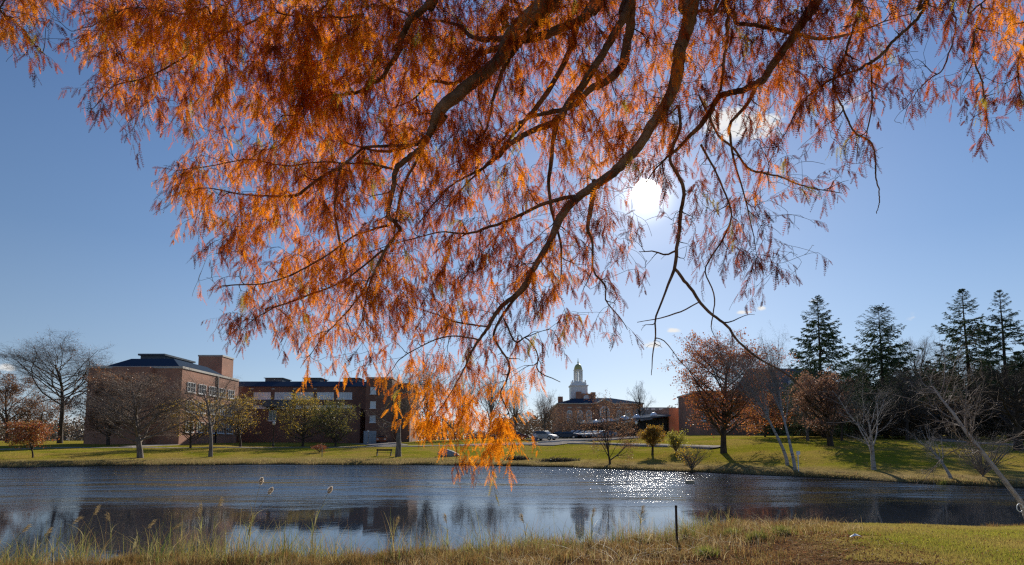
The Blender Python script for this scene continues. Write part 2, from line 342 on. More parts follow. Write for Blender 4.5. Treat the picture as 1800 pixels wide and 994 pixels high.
tilt = mth(nt, 'MULTIPLY', mth(nt, 'ADD', mth(nt, 'MULTIPLY', mth(nt, 'MULTIPLY', tt_, tt_), 4.5), mth(nt, 'MAXIMUM', mth(nt, 'SUBTRACT', edge, 28.0), 0.0)), .058)
hgt = mth(nt, 'ADD', tilt, mth(nt, 'MULTIPLY', chop, mth(nt, 'ADD', mth(nt, 'ADD', mth(nt, 'MULTIPLY', wind, .038), mth(nt, 'MULTIPLY', windf, .070)), .0015)), mth(nt, 'MULTIPLY', soft, .009))
bp = N(nt, 'ShaderNodeBump'); bp.inputs['Distance'].default_value = 1.0; nt.links.new(hgt, bp.inputs['Height']); nt.links.new(bp.outputs[0], p.inputs['Normal'])
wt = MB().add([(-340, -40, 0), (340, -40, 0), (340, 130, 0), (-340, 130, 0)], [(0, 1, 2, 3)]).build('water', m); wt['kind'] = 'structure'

# paths, road and car park: strips that follow the ground
def strip(name, pts, width, mt, lift=.05, step=.6):
    P = np.array([p_[:2] for p_ in pts]); L = np.r_[0, np.cumsum(np.linalg.norm(np.diff(P, axis=0), axis=1))]
    s = np.arange(0, L[-1], step); x = np.interp(s, L, P[:, 0]); y = np.interp(s, L, P[:, 1])
    k = np.ones(9) / 9; xs = np.convolve(np.pad(x, 4, 'edge'), k, 'valid'); ys = np.convolve(np.pad(y, 4, 'edge'), k, 'valid')
    T = unit(np.stack([np.gradient(xs), np.gradient(ys)], -1)); Nn = np.stack([-T[:, 1], T[:, 0]], -1)
    w = np.interp(s, L, np.broadcast_to(width, len(P)).astype(float))
    n = max(3, int(max(w) / .7)); q = np.linspace(-.5, .5, n)
    X = xs[:, None] + Nn[:, :1] * q * w[:, None]; Y = ys[:, None] + Nn[:, 1:] * q * w[:, None]
    Z = Hgt(X, Y) + lift
    # side skirts
    X = np.concatenate([X[:, :1], X, X[:, -1:]], 1); Y = np.concatenate([Y[:, :1], Y, Y[:, -1:]], 1); Z = np.concatenate([Z[:, :1] - .2, Z, Z[:, -1:] - .2], 1); n += 2
    i = np.arange(len(s) - 1)[:, None] * n + np.arange(n - 1)[None]
    o = npmesh(name, np.stack([X, Y, Z], -1).reshape(-1, 3), np.stack([i, i + 1, i + n + 1, i + n], -1).reshape(-1, 4), mt); o['kind'] = 'structure'; return o
def gp(*uv): return [ground_at(u, v) for u, v in uv]
strip('path', gp((-60, 790), (60, 789), (200, 787.5), (380, 787), (560, 786.5), (700, 785.5), (800, 784)), 1.7, concrete)
strip('path', gp((215, 787), (250, 784.5), (300, 782.5), (345, 780)), 1.9, concrete, .09)
strip('driveway', [ground_at(690, 785), ground_at(672, 781.5), at_depth(655, 109)], [5, 6, 8], concrete, .07)
strip('road', gp((780, 784), (860, 782), (940, 780.5), (1020, 780)), [3, 6, 8, 9], concrete, .09)
strip('path', gp((1000, 780.5), (1090, 782), (1150, 784), (1230, 787), (1270, 789)), 1.8, concrete, .13)
strip('parking_lot', [at_depth(935, 101), at_depth(1010, 103), at_depth(1100, 108)], [20, 26, 26], concrete, .14)
strip('path', gp((1600, 768), (1660, 776), (1740, 781), (1810, 784)), 2.0, concrete, .07)
for nm, pts in (('kerb', [at_depth(940, 90), at_depth(1010, 90.5), at_depth(1075, 92)]),):
    strip(nm, pts, .25, stone, .26, .5)

# ------------------------------------------------------------------ trees
def grow(rg, P, D, L, K, wander, trop, tropz=1.0):
    """grow n branches of K segments; returns (n,K+1,3) points and final directions"""
    n = len(P); pts = np.zeros((n, K + 1, 3)); dirs = np.zeros((n, K + 1, 3)); pts[:, 0] = P; d = D.copy(); dirs[:, 0] = d
    for k in range(K):
        d = unit(d + rg.standard_normal((n, 3)) * wander + np.array([0, 0, trop]) * (1 if np.isscalar(trop) else 1))
        pts[:, k + 1] = pts[:, k] + d * (L / K)[:, None]; dirs[:, k + 1] = d
    return pts, dirs
def sprout(rg, pts, dirs, rad, m, t0, t1, ang, angj, even=False):
    """m children on each branch; returns P, D, parent t, parent index, radius at the point"""
    n, K1, _ = pts.shape; idx = np.repeat(np.arange(n), m)
    t = rg.uniform(t0, t1, n * m)
    if even: t = t0 + (t1 - t0) * ((np.tile(np.arange(m), n) + rg.uniform(0, 1, n * m)) / m)
    f = t * (K1 - 1); k = np.minimum(f.astype(int), K1 - 2); fr = (f - k)[:, None]
    P = pts[idx, k] * (1 - fr) + pts[idx, k + 1] * fr; d = unit(dirs[idx, k + 1])
    a, b = frame(d); ph = rg.uniform(0, 2 * math.pi, n * m)
    if even and n == 1: ph = np.arange(m) * 2.399 + rg.uniform(-.3, .3, m)
    A = R(ang) + rg.standard_normal(n * m) * R(angj)
    D = d * np.cos(A)[:, None] + (a * np.cos(ph)[:, None] + b * np.sin(ph)[:, None]) * np.sin(A)[:, None]
    r = rad[idx] * (1 - t * .75)
    return P, D, t, idx, r
def seglist(pts, r0, taper=.3):
    n, K1, _ = pts.shape; K = K1 - 1; t = np.linspace(0, 1, K1)[None]; rr = r0[:, None] * (1 - t * (1 - taper))
    return pts[:, :-1].reshape(-1, 3), pts[:, 1:].reshape(-1, 3), rr[:, :-1].ravel(), rr[:, 1:].ravel()
def leafquads(rg, P, size, col, asp=.7, down=0.0):
    n = len(P); d = unit(rg.standard_normal((n, 3)) + np.array([0, 0, -down])); a, b = frame(d)
    ph = rg.uniform(0, 6.28, n)[:, None]; a2 = a * np.cos(ph) + b * np.sin(ph)
    s = (size * rg.uniform(.6, 1.3, n))[:, None]
    V = np.stack([P, P + d * s * .5 + a2 * s * asp * .5, P + d * s, P + d * s * .5 - a2 * s * asp * .5], 1).reshape(-1, 3)
    return V, np.arange(4 * n).reshape(-1, 4), col
def palette(rg, n, cols, w=None, jit=.18):
    cols = np.array(cols); w = None if w is None else np.array(w) / np.sum(w)
    c = cols[rg.choice(len(cols), n, p=w)] * (1 + rg.standard_normal((n, 1)) * jit); return np.clip(c, .004, .9)
def make_tree(name, label, cat, base, Hm, Wm, seed, kind='oak', trunk=.10, leaf=0, cols=None, wts=None, lsize=.16, tmat=None, wmat=None, group=None,
              lean=(0, 0), clear=.22, dens=1.0, rt=None, droop=None, fork=False, crownmat=None, twr=None, n1=None):
    rg = np.random.default_rng(seed); H = 10.0
    o = empty(name, base, label, cat, group)
    r0 = (rt or Hm * .022)
    P = np.zeros((1, 3)); D = np.array([[0, 0, 1.0]])
    if kind == 'oak':
        tp, td = grow(rg, P, D, np.array([6.5]), 10, .05, .0)
        L1 = int(22 * dens ** .5); p1, d1, t1, i1, rr1 = sprout(rg, tp, td, np.array([r0]), L1, clear * 1.5, 1, 52, 10, True)
        d1[:, 2] += .1; d1 = unit(d1); l1 = 5.2 * (1.05 - .55 * t1) * rg.uniform(.75, 1.15, L1); w1, tr1, tr2, tr3 = .13, .05, .03, .02; a2 = 42
    elif kind == 'vase':
        tp, td = grow(rg, P, D, np.array([4.5]), 8, .04, .0)
        L1 = n1 or int(16 * dens ** .5); p1, d1, t1, i1, rr1 = sprout(rg, tp, td, np.array([r0]), L1, clear * 1.6, 1, 30, 8, True)
        l1 = 6.0 * (1.0 - .25 * t1) * rg.uniform(.75, 1.1, L1); w1, tr1, tr2, tr3 = .10, .05, .04, .03; a2 = 32
    elif kind == 'round':
        tp, td = grow(rg, P, D, np.array([8.0]), 10, .03, .0)
        L1 = int(34 * dens ** .5); p1, d1, t1, i1, rr1 = sprout(rg, tp, td, np.array([r0]), L1, clear, 1, 50, 9, True)
        l1 = 4.4 * np.sin(math.pi * np.clip((t1 * .8 + .12), 0, 1)) ** .6 * rg.uniform(.62, 1.2, L1); w1, tr1, tr2, tr3 = .08, .08, .05, .02; a2 = 38
    elif kind == 'weep':
        tp, td = grow(rg, P, D, np.array([6.0]), 10, .06, .0)
        L1 = int(18 * dens ** .5); p1, d1, t1, i1, rr1 = sprout(rg, tp, td, np.array([r0]), L1, clear * 1.5, 1, 26, 8, True)
        l1 = 5.0 * rg.uniform(.7, 1.1, L1); w1, tr1, tr2, tr3 = .09, .04, -.05, -.22; a2 = 34
    elif kind == 'shrub':
        tp, td = grow(rg, P, D, np.array([.8]), 4, .03, .0)
        L1 = n1 or int(30 * dens ** .5); p1, d1, t1, i1, rr1 = sprout(rg, tp, td, np.array([r0 * 1.6]), L1, .1, 1, 32, 14, True)
        l1 = 8 * rg.uniform(.6, 1.1, L1); w1, tr1, tr2, tr3 = .09, .02, .02, .0; a2 = 30
    if droop is not None: tr2, tr3 = tr2 - droop, tr3 - droop
    rr1 = np.maximum(rr1 * .48, r0 * .10)
    b1, e1 = grow(rg, p1, d1, l1, 7, w1, tr1)
    m2 = int(round(9 * dens ** .25)); p2, d2, t2, i2, rr2 = sprout(rg, b1, e1, rr1, m2, .18, 1, a2, 12); l2 = l1[i2] * .48 * (1.1 - .6 * t2) * rg.uniform(.7, 1.2, len(p2)); rr2 = np.maximum(rr2 * .5, r0 * .035)
    b2, e2 = grow(rg, p2, d2, l2, 5, .15, tr2)
    m3 = int(round(7 * dens ** .5)); p3, d3, t3, i3, rr3 = sprout(rg, b2, e2, rr2, m3, .15, 1, a2, 14); l3 = l2[i3] * .5 * (1.1 - .5 * t3) * rg.uniform(.6, 1.2, len(p3)) + .12
    tw = twr or r0 * .016
    b3, e3 = grow(rg, p3, d3, l3, 3, .18, tr3)
    p4, d4, t4, i4, rr4 = sprout(rg, b3, e3, np.full(len(b3), tw), 3, .2, 1, 35, 15); l4 = l3[i4] * .5 * rg.uniform(.6, 1.2, len(p4)) + .08
    b4, e4 = grow(rg, p4, d4, l4, 2, .2, tr3)
    allp = np.concatenate([b4.reshape(-1, 3), b3.reshape(-1, 3)])
    sz = Hm / np.percentile(allp[:, 2], 99.7); sx = (Wm / 2) / np.percentile(np.abs(allp[:, 0] - np.median(allp[:, 0])), 98.0)
    S = np.array([sx, sx, sz])
    def xf(A):
        A = A * S; h = np.clip(A[..., 2] / Hm, 0, 1.2); A = A.copy(); A[..., 0] += lean[0] * h ** 1.2; A[..., 1] += lean[1] * h ** 1.2; return A
    tp, b1, b2, b3, b4 = map(xf, (tp, b1, b2, b3, b4))
    k = np.linspace(0, 1, len(tp[0])); rad = r0 * (1 - .72 * k); rad[0] *= 1.18; tp[0, 0, 2] = -.25
    parts = [chain(tp[0], rad, 9, .04)]
    parts.append(segs(*seglist(b1, rr1), 6)); parts.append(segs(*seglist(b2, rr2), 4))
    V, Fc = join(parts); npmesh('trunk', V, Fc, tmat or bark, o, smooth=True)
    cr = []; V, Fc = join([segs(*seglist(b3, np.full(len(b3), tw), .6), 3), segs(*seglist(b4, np.full(len(b4), tw * .7), .6), 3)])
    if leaf:
        src = np.concatenate([b4[:, 1], b4[:, 2], b3[:, 2], b3[:, 3]]); n = int(leaf)
        # leaves in clumps: whole twigs keep or lose their leaves
        keep = rg.uniform(0, 1, len(src)) < .75; src = src[keep]; j = rg.integers(0, len(src), n)
        Q = src[j] + rg.standard_normal((n, 3)) * lsize * .8
        LV, LF, _ = leafquads(rg, Q, lsize, None)
        c = palette(rg, n, cols, wts)
        co = npmesh('crown', LV, LF, leafm, o, col=c)
        npmesh('twigs', V, Fc, wmat or twigm, co)
    else:
        npmesh('crown', V, Fc, wmat or twigm, o)
    return o
GREENS = [(.050, .085, .034), (.070, .115, .042), (.105, .13, .048)]
def make_conifer(name, label, base, Hm, Wm, seed, sparse=0.0, group=None, upcurve=.02):
    rg = np.random.default_rng(seed); o = empty(name, base, label, 'conifer tree', group)
    tp = np.stack([rg.standard_normal(14).cumsum() * .03, rg.standard_normal(14).cumsum() * .03, np.linspace(-.3, Hm, 14)], -1)
    Vt, Ft = chain(tp, np.linspace(Hm * .017, .02, 14), 8, .03)
    nb = int(220 * (1 - .55 * sparse)); t = np.sort(1 - (1 - rg.uniform(.05, .998, nb)) ** 1.12); z = t * Hm
    env = np.where(t > .16, (1 - t) ** (.46 if sparse == .05 else .66) * 1.08, .96); ln = Wm / 2 * np.clip(env, .03, 1) * rg.uniform(.68, 1.12, nb)
    ph = np.arange(nb) * 2.399 + rg.uniform(-.4, .4, nb)
    D = np.stack([np.cos(ph), np.sin(ph), -.12 + .8 * t ** 5], -1); D = unit(D)
    P = np.stack([np.interp(z, tp[:, 2], tp[:, 0]), np.interp(z, tp[:, 2], tp[:, 1]), z], -1)
    K = 6; b1 = np.zeros((nb, K + 1, 3)); b1[:, 0] = P; d = D.copy(); dd = np.zeros_like(b1); dd[:, 0] = d
    for k in range(K):
        d = unit(d + rg.standard_normal((nb, 3)) * .05 + np.array([0, 0, 1.0]) * (-.05 + .055 * k)); b1[:, k + 1] = b1[:, k] + d * (ln / K)[:, None]; dd[:, k + 1] = d
    m = 16; idx = np.repeat(np.arange(nb), m); tt = rg.uniform(.12 + .25 * sparse, 1, nb * m); f = tt * K; k = np.minimum(f.astype(int), K - 1); fr = (f - k)[:, None]
    Q = b1[idx, k] * (1 - fr) + b1[idx, k + 1] * fr; dr = dd[idx, k + 1]; side = unit(np.cross(dr, [0, 0, 1.0])) * rg.choice([-1, 1], nb * m)[:, None]
    D2 = unit(dr * .8 + side * .9 + np.array([0, 0, -.35]) + rg.standard_normal((nb * m, 3)) * .15)
    l2 = (ln[idx] * .30 * (1.15 - tt * .7) + .12) * rg.uniform(.6, 1.2, nb * m)
    b2, d2 = grow(rg, Q, D2, l2, 3, .08, -.10)
    V, Fc = join([(Vt, Ft), segs(*seglist(b1, np.maximum(ln * .010, .012), .3), 4)])
    npmesh('trunk', V, Fc, barkd, o, smooth=True)
    # needles: short tufts along every twig and the outer branches
    nn = int(115000 * (1 - .85 * sparse)); j = rg.integers(0, len(b2), nn); a = rg.uniform(0, 1, nn) * 3; kk = np.minimum(a.astype(int), 2); fr = (a - kk)[:, None]
    S = b2[j, kk] * (1 - fr) + b2[j, kk + 1] * fr; dj = d2[j, kk + 1]
    dn = unit(dj * .9 + rg.standard_normal((nn, 3)) * .55 + np.array([0, 0, -.15])); sd = unit(np.cross(dn, rg.standard_normal((nn, 3))))
    hf = np.clip((Hm - S[:, 2]) / (Hm * .25), .35, 1)[:, None]; sl = rg.uniform(.10, .22, nn)[:, None] * hf; sw = .024 * hf
    V = np.stack([S - sd * sw, S + sd * sw, S + dn * sl + sd * sw * .4, S + dn * sl - sd * sw * .4], 1).reshape(-1, 3)
    cr = npmesh('crown', V, np.arange(4 * nn).reshape(-1, 4), needle, o, col=palette(rg, nn, GREENS, [3, 3, 1 + sparse]))
    V, Fc = segs(*seglist(b2, np.full(len(b2), .008), .6), 3); npmesh('twigs', V, Fc, barkd, cr)
    return o
def copy_tree(o, loc, rz, sc, label, name=None, parent=None):
    c = o.copy(); COL.objects.link(c)
    if parent is None:
        c.location = tuple(loc); c.rotation_euler = (0, 0, rz); c.scale = sc if isinstance(sc, tuple) else (sc, sc, sc); c['label'] = label
        if name: c.name = name
    else: c.parent = parent
    for ch in [q for q in o.children]: copy_tree(ch, None, 0, 1, None, None, c)
    return c
YEL = [(.62, .40, .03), (.46, .33, .03), (.26, .21, .03), (.55, .27, .02)]
ORG = [(.45, .15, .02), (.36, .09, .02), (.24, .05, .02), (.50, .22, .03)]
RED = [(.30, .07, .03), (.22, .05, .03), (.34, .12, .03), (.15, .05, .03)]
RUS = [(.20, .10, .05), (.15, .07, .035), (.25, .13, .06)]
PINKISH = [(.28, .09, .06), (.33, .11, .05), (.40, .16, .04), (.20, .07, .05)]
def T(name, label, cat, u, vb, vt, wpx, z=None, **k):
    b = ground_at(u, vb) if z is None else at_depth(u, z)
    z = b[1]; H = vz(vt, z) - b[2]
    return make_tree(name, label, cat, b, H, wpx / F * z, seed=int(u * 7 + vt), **k)
def CO(label, u, vb, vt, wpx, z=None, **k):
    b = ground_at(u, vb) if z is None else at_depth(u, z)
    z = b[1]; return make_conifer('conifer', label, b, vz(vt, z) - b[2], wpx * 1.6 / F * z, seed=int(u * 3 + vt), **k)

BT = 'bare trees along the far bank'; CF = 'conifers on the right bank'
oak = T('bare_oak_tree', 'tall wide bare oak with a dark trunk, leftmost tall tree beside the brick building', 'tree', 105, 0, 588, 185, z=100, kind='oak', tmat=barkd, wmat=barkd, dens=1.9, group=BT, leaf=2500, cols=RUS, lsize=.14, clear=.3)
T('oak_tree', 'dark low tree with russet leaves cut off by the left picture edge', 'tree', 12, 0, 655, 110, z=106, kind='oak', tmat=barkd, wmat=barkd, leaf=9000, cols=RUS, lsize=.2, clear=.12)
T('oak_tree', 'dark spreading tree filling in between the big bare oak and the brick wall', 'tree', 62, 0, 690, 120, z=112, kind='oak', tmat=barkd, wmat=barkd, leaf=6000, cols=RUS, lsize=.2, clear=.12)
T('round_maple_tree', 'small round red and orange tree near the water at far left', 'tree', 58, 805, 741, 64, kind='round', leaf=6500, cols=RED + ORG[:2] + [(.34, .22, .05)], wts=[2, 2, 3, 1, 2, 2, 3], lsize=.13, clear=.22, tmat=barkd)
t4 = T('bare_oak_tree', 'bare grey-brown tree with a dense broad crown in front of the brick building', 'tree', 247, 805, 652, 172, kind='round', tmat=bark, dens=1.5, clear=.2, leaf=2200, cols=RUS, lsize=.12, group=BT, rt=.33)
T('oak_tree', 'rust-leaved tree against the left corner of the brick building', 'tree', 190, 0, 652, 92, z=84, kind='round', leaf=15000, cols=RUS + [(.26, .11, .05)], lsize=.18, clear=.1, tmat=barkd)
T('bare_oak_tree', 'slim bare tree in front of the brick tower, its trunk right at the bank', 'tree', 370, 803, 645, 128, kind='oak', tmat=bark, dens=1.1, clear=.25, group=BT, rt=.24)
T('locust_tree', 'dark half-bare tree with some yellow leaves below the sunlit brick wall', 'tree', 335, 0, 702, 84, z=82, kind='round', leaf=3500, cols=YEL, lsize=.16, clear=.15, tmat=barkd)
T('locust_tree', 'yellow-leaved tree between the brick tower and the lamp post', 'tree', 423, 0, 690, 108, z=88, kind='round', leaf=4500, cols=YEL + [(.17, .14, .09)], lsize=.16, clear=.2, tmat=barkd)
T('locust_tree', 'olive and yellow tree just right of the lamp post before the brick wing', 'tree', 532, 0, 690, 88, z=94, kind='round', leaf=5500, cols=YEL + [(.15, .14, .04)], wts=[2, 3, 4, 1, 3], lsize=.17, clear=.1, tmat=barkd)
T('locust_tree', 'dark green and yellow tree left of the brick stair block', 'tree', 590, 0, 702, 74, z=92, kind='round', leaf=6000, cols=[(.05, .07, .02), (.16, .15, .03), (.30, .22, .03)], lsize=.17, clear=.08, tmat=barkd)
T('bare_oak_tree', 'tall bare tree with a straight grey trunk beside the bench', 'tree', 700, 803, 655, 95, kind='oak', tmat=bark, dens=1.1, clear=.3, group=BT, rt=.36)
b13 = T('bare_elm_tree', 'pale bare tree rising behind the orange tassels, left of the others', 'tree', 752, 0, 625, 95, z=115, kind='vase', tmat=bark, wmat=twigm, dens=1.6, clear=.2, group='bare trees behind the road')
for u, z, s, rz, l in [(812, 124, .86, 2, 'bare tree behind the orange tassels with a thin crown'), (862, 130, .95, 3.3, 'bare tree behind the orange tassels in the middle of the lawn edge'),
                       (715, 122, .9, 4.2, 'bare tree against the right end of the brick wing'), (905, 135, .8, 5.1, 'bare tree behind the parked red cars'), (958, 128, .66, 1.1, 'brown bare tree just left of the domed brick hall')]:
    copy_tree(b13, at_depth(u, z), rz, s, l)
br = T('brown_shrub_tree', 'brown twiggy tree standing at the left end of the domed brick hall', 'tree', 965, 0, 712, 60, z=132, kind='round', dens=.9, leaf=1500, cols=RUS, lsize=.2, clear=.05, group='low brown trees before the hall')
for u, z, s, rz, l in [(1018, 130, .85, 2, 'low brown tree in front of the arched window of the hall'), (998, 138, .8, 4, 'low brown tree behind the dark blue parked car'), (1090, 118, .95, 1, 'brown twiggy tree behind the right end of the car row'),
                       (925, 138, .9, 3, 'low brown tree behind the person and the grey van')]:
    copy_tree(br, at_depth(u, z), rz, s, l)
T('bare_oak_tree', 'small bare tree standing above the roof right of the domed hall', 'tree', 1124, 0, 670, 50, z=140, kind='oak', tmat=barkd, wmat=barkd, dens=.8, clear=.2, group='bare trees behind the road', rt=.3)
T('pruned_willow_tree', 'twin-trunked tree with a thin brown crown at the water edge in front of the cars', 'tree', 1072, 816, 690, 105, kind='shrub', tmat=barkd, dens=3.5, n1=5, clear=.12, rt=.13, leaf=3200, cols=RUS, lsize=.1, wmat=twigm)
T('round_shrub', 'clipped round yellow-orange shrub on a short trunk standing on the lawn', 'shrub', 1147, 800, 750, 44, kind='round', leaf=9000, cols=[(.42, .25, .03), (.36, .16, .02), (.28, .20, .03)], lsize=.10, clear=.30, tmat=barkd, rt=.13)
T('forsythia_shrub', 'loose yellow shrub beside the big red-orange maple', 'shrub', 1188, 796, 756, 40, kind='shrub', leaf=2600, cols=[(.40, .36, .05), (.30, .28, .04)], lsize=.11)
T('bare_shrub', 'bare many-stemmed shrub at the water edge, left of the maple shadow', 'shrub', 1216, 826, 778, 62, kind='shrub', leaf=700, cols=YEL, lsize=.09, tmat=bark, rt=.05)
T('red_maple_tree', 'big broad red and orange tree on the lawn right of the car park', 'tree', 1272, 797, 594, 172, kind='round', leaf=16000, cols=PINKISH + ORG[:2], wts=[3, 3, 4, 2, 4, 2], lsize=.16, clear=.14, dens=1.3, tmat=barkd, rt=.28)
T('red_maple_tree', 'lower orange tree behind the right side of the big red maple', 'tree', 1345, 0, 690, 90, z=72, kind='round', leaf=9000, cols=ORG + RUS, lsize=.17, clear=.1, tmat=barkd)
WB = 'pale birches leaning over the bank'
T('birch_tree', 'tall leaning birch with a fine weeping bare crown, left one of the leaning pair', 'tree', 1385, 818, 572, 100, kind='weep', tmat=birch, wmat=twigm, dens=2.0, clear=.35, lean=(-2.4, 2.0), rt=.135, group=WB)
T('birch_tree', 'tall leaning birch with a fine weeping bare crown, right one of the leaning pair', 'tree', 1398, 826, 568, 95, kind='weep', tmat=birch, wmat=twigm, dens=2.0, clear=.35, lean=(-.6, 2.0), rt=.12, group=WB)
CO('dark spruce with long level branches, first conifer right of the birches', 1450, 0, 521, 106, z=66, group=CF, sparse=.22)
CO('dense dark spruce with a rounded top, middle one of the conifers', 1558, 0, 541, 98, z=68, group=CF, sparse=.05)
CO('tall thin spruce near the right picture edge, left of the sparser one', 1712, 0, 509, 112, z=66, group=CF, sparse=.35)
CO('sparsest and barest spruce at the right picture edge', 1776, 0, 511, 92, z=60, group=CF, sparse=.8)
T('beech_tree', 'brown-leaved tree low in front of the first spruce', 'tree', 1460, 784, 655, 88, kind='round', leaf=9000, cols=[(.22, .11, .07), (.16, .085, .06), (.28, .15, .08)], lsize=.14, clear=.12, tmat=barkd, rt=.28)
T('bare_elm_tree', 'pale twiggy tree between the birches and the brown beech', 'tree', 1420, 0, 655, 90, z=62, kind='weep', tmat=bark, wmat=twigp, dens=1.8, clear=.1, group=BT)
T('birch_tree', 'white birch with several spreading stems on the bank below the middle spruce', 'tree', 1536, 826, 652, 135, kind='vase', tmat=birch, wmat=twigp, dens=1.0, clear=.10, rt=.15, n1=7, group=WB)
bb = T('bare_elm_tree', 'bare grey tree right of the middle spruce', 'tree', 1625, 0, 592, 120, z=70, kind='oak', tmat=barkd, wmat=twigm, dens=1.7, clear=.15, group=BT)
for u, z, s, rz, l in [(1505, 74, .82, 1, 'bare brown tree between the first two spruces'), (1668, 72, .92, 3, 'bare brown tree left of the tall thin spruce'), (1595, 60, .62, 4, 'low bare tree at the foot of the middle spruce'),
                       (1745, 72, .85, 5, 'bare tree between the two rightmost spruces'), (1480, 60, .5, 2.2, 'small bare tree beside the brown beech')]:
    copy_tree(bb, at_depth(u, z), rz, s, l)
bs = T('brown_thicket_shrub', 'brown understorey bush below the middle spruce, right of its trunk', 'shrub', 1600, 0, 708, 90, z=63, kind='shrub', dens=1.4, leaf=9000, cols=[(.10, .065, .035), (.07, .05, .03), (.14, .09, .04)], lsize=.16, group='dark bushes behind the right bank')
for u, z, s, rz, l in [(1645, 66, 1.1, 2, 'dark bush under the bare tree right of the middle spruce'), (1690, 62, 1.0, 4, 'dark bush at the foot of the tall thin spruce'), (1745, 60, 1.15, 1, 'dark bush at the foot of the sparse spruce'),
                       (1800, 56, 1.2, 3, 'dark bush cut by the right picture edge'), (1515, 66, .8, 5, 'dark bush left of the middle spruce trunk'), (1560, 70, .8, .6, 'dark bush right behind the middle spruce trunk'), (1420, 70, .7, 2.6, 'dark bush behind the leaning birches')]:
    copy_tree(bs, at_depth(u, z), rz, s, l)
T('bare_oak_tree', 'big dark bare tree with arching limbs at the right picture edge', 'tree', 1792, 792, 640, 190, kind='oak', tmat=barkd, wmat=barkd, dens=1.2, clear=.2, lean=(-1.5, 0), rt=.32, group=BT)
T('birch_tree', 'thin crooked birch at the water edge, second stem from the right', 'tree', 1672, 842, 735, 70, kind='weep', tmat=birch, wmat=twigp, dens=.6, lean=(-1.0, .3), rt=.09, group=WB)
T('bare_shrub', 'bare thicket of pale twigs low over the right bank', 'shrub', 1728, 838, 745, 130, kind='shrub', tmat=bark, wmat=twigp, dens=.8, rt=.06)
T('brown_shrub', 'small red-brown shrub by the thin stake on the left lawn', 'shrub', 562, 796, 780, 26, kind='shrub', leaf=1500, cols=RED, lsize=.08, dens=.5, rt=.03)
sv = make_conifer('evergreen_tree', 'low dark evergreen filling in behind the leaning birches', at_depth(1408, 84), 9.0, 7.5, 99, group='dark evergreens behind the right bank')
for u, z, s_, rz, l in [(1492, 80, .95, 1, 'low dark evergreen between the first spruce and the middle one'), (1520, 84, 1.1, 2, 'low dark evergreen just left of the middle spruce'), (1600, 78, 1.05, 3, 'low dark evergreen just right of the middle spruce'), (1640, 82, 1.2, 4, 'low dark evergreen under the bare tree right of the middle spruce'),
                        (1682, 76, 1.0, 5, 'low dark evergreen left of the tall thin spruce'), (1742, 74, 1.1, 2.5, 'low dark evergreen between the last two spruces'), (1800, 72, 1.2, .5, 'low dark evergreen cut by the right picture edge'), (1450, 82, 1.0, .8, 'low dark evergreen straight behind the first spruce'), (1565, 84, 1.1, 3.9, 'low dark evergreen straight behind the middle spruce'), (1365, 90, .8, 1.9, 'low dark evergreen behind the lower orange tree')]:
    copy_tree(sv, at_depth(u, z), rz, s_, l)
# distant woods reaching the skyline, a mass
rgd = np.random.default_rng(5); n = 90000
xs = rgd.uniform(-330, 330, n); ys = rgd.uniform(260, 330, n); hh = 9 + 4 * np.sin(xs * .09) + 3 * np.sin(xs * .23 + 2) + 2 * np.sin(xs * .7)
P = np.stack([xs, ys, Hgt(xs, ys) + hh * rgd.uniform(0, 1, n) ** .8], -1); V, Fc, _ = leafquads(rgd, P, 1.2, None)
o = npmesh('distant_woods', V, Fc, leafm, col=palette(rgd, n, [(.10, .075, .055), (.07, .06, .04), (.13, .09, .06)])); tag(o, 'far brown woods along the skyline behind the buildings', 'woods', kind='stuff')

# ------------------------------------------------------------------ buildings
def wall_frame(x0, x1, z0, z1, y, parent, cols=1, rows=1, name='window', paneM=None, frameM=None, fw=.09, side=None, sill=True, arch=False):
    """window set on a wall facing -Y at depth y (or facing +X at X=side): frame part with a pane under it"""
    def place(mb_boxes):
        b = MB()
        for (a0, a1, d0, d1, c0, c1) in mb_boxes:
            if side is None: b.box(a0, a1, y - d1, y - d0, c0, c1)
            else: b.box(side + d0, side + d1, a0, a1, c0, c1)
        return b
    bx = [(x0, x1, -.05, .10, z0, z0 + fw), (x0, x1, -.05, .10, z1 - fw, z1), (x0, x0 + fw, -.05, .10, z0 + fw, z1 - fw), (x1 - fw, x1, -.05, .10, z0 + fw, z1 - fw)]
    for c in range(1, cols):
        xc = x0 + (x1 - x0) * c / cols; bx.append((xc - fw * .35, xc + fw * .35, -.05, .085, z0 + fw, z1 - fw))
    for r in range(1, rows):
        zc = z0 + (z1 - z0) * r / rows; bx.append((x0 + fw, x1 - fw, -.05, .075, zc - fw * .3, zc + fw * .3))
    if sill: bx.append((x0 - .1, x1 + .1, -.05, .17, z0 - .13, z0 - .003))
    f = place(bx).build(name, frameM or white, parent)
    place([(x0 + fw * .5, x1 - fw * .5, -.05, .03, z0 + fw * .5, z1 - fw * .5)]).build('pane', paneM or glass, f)
    return f
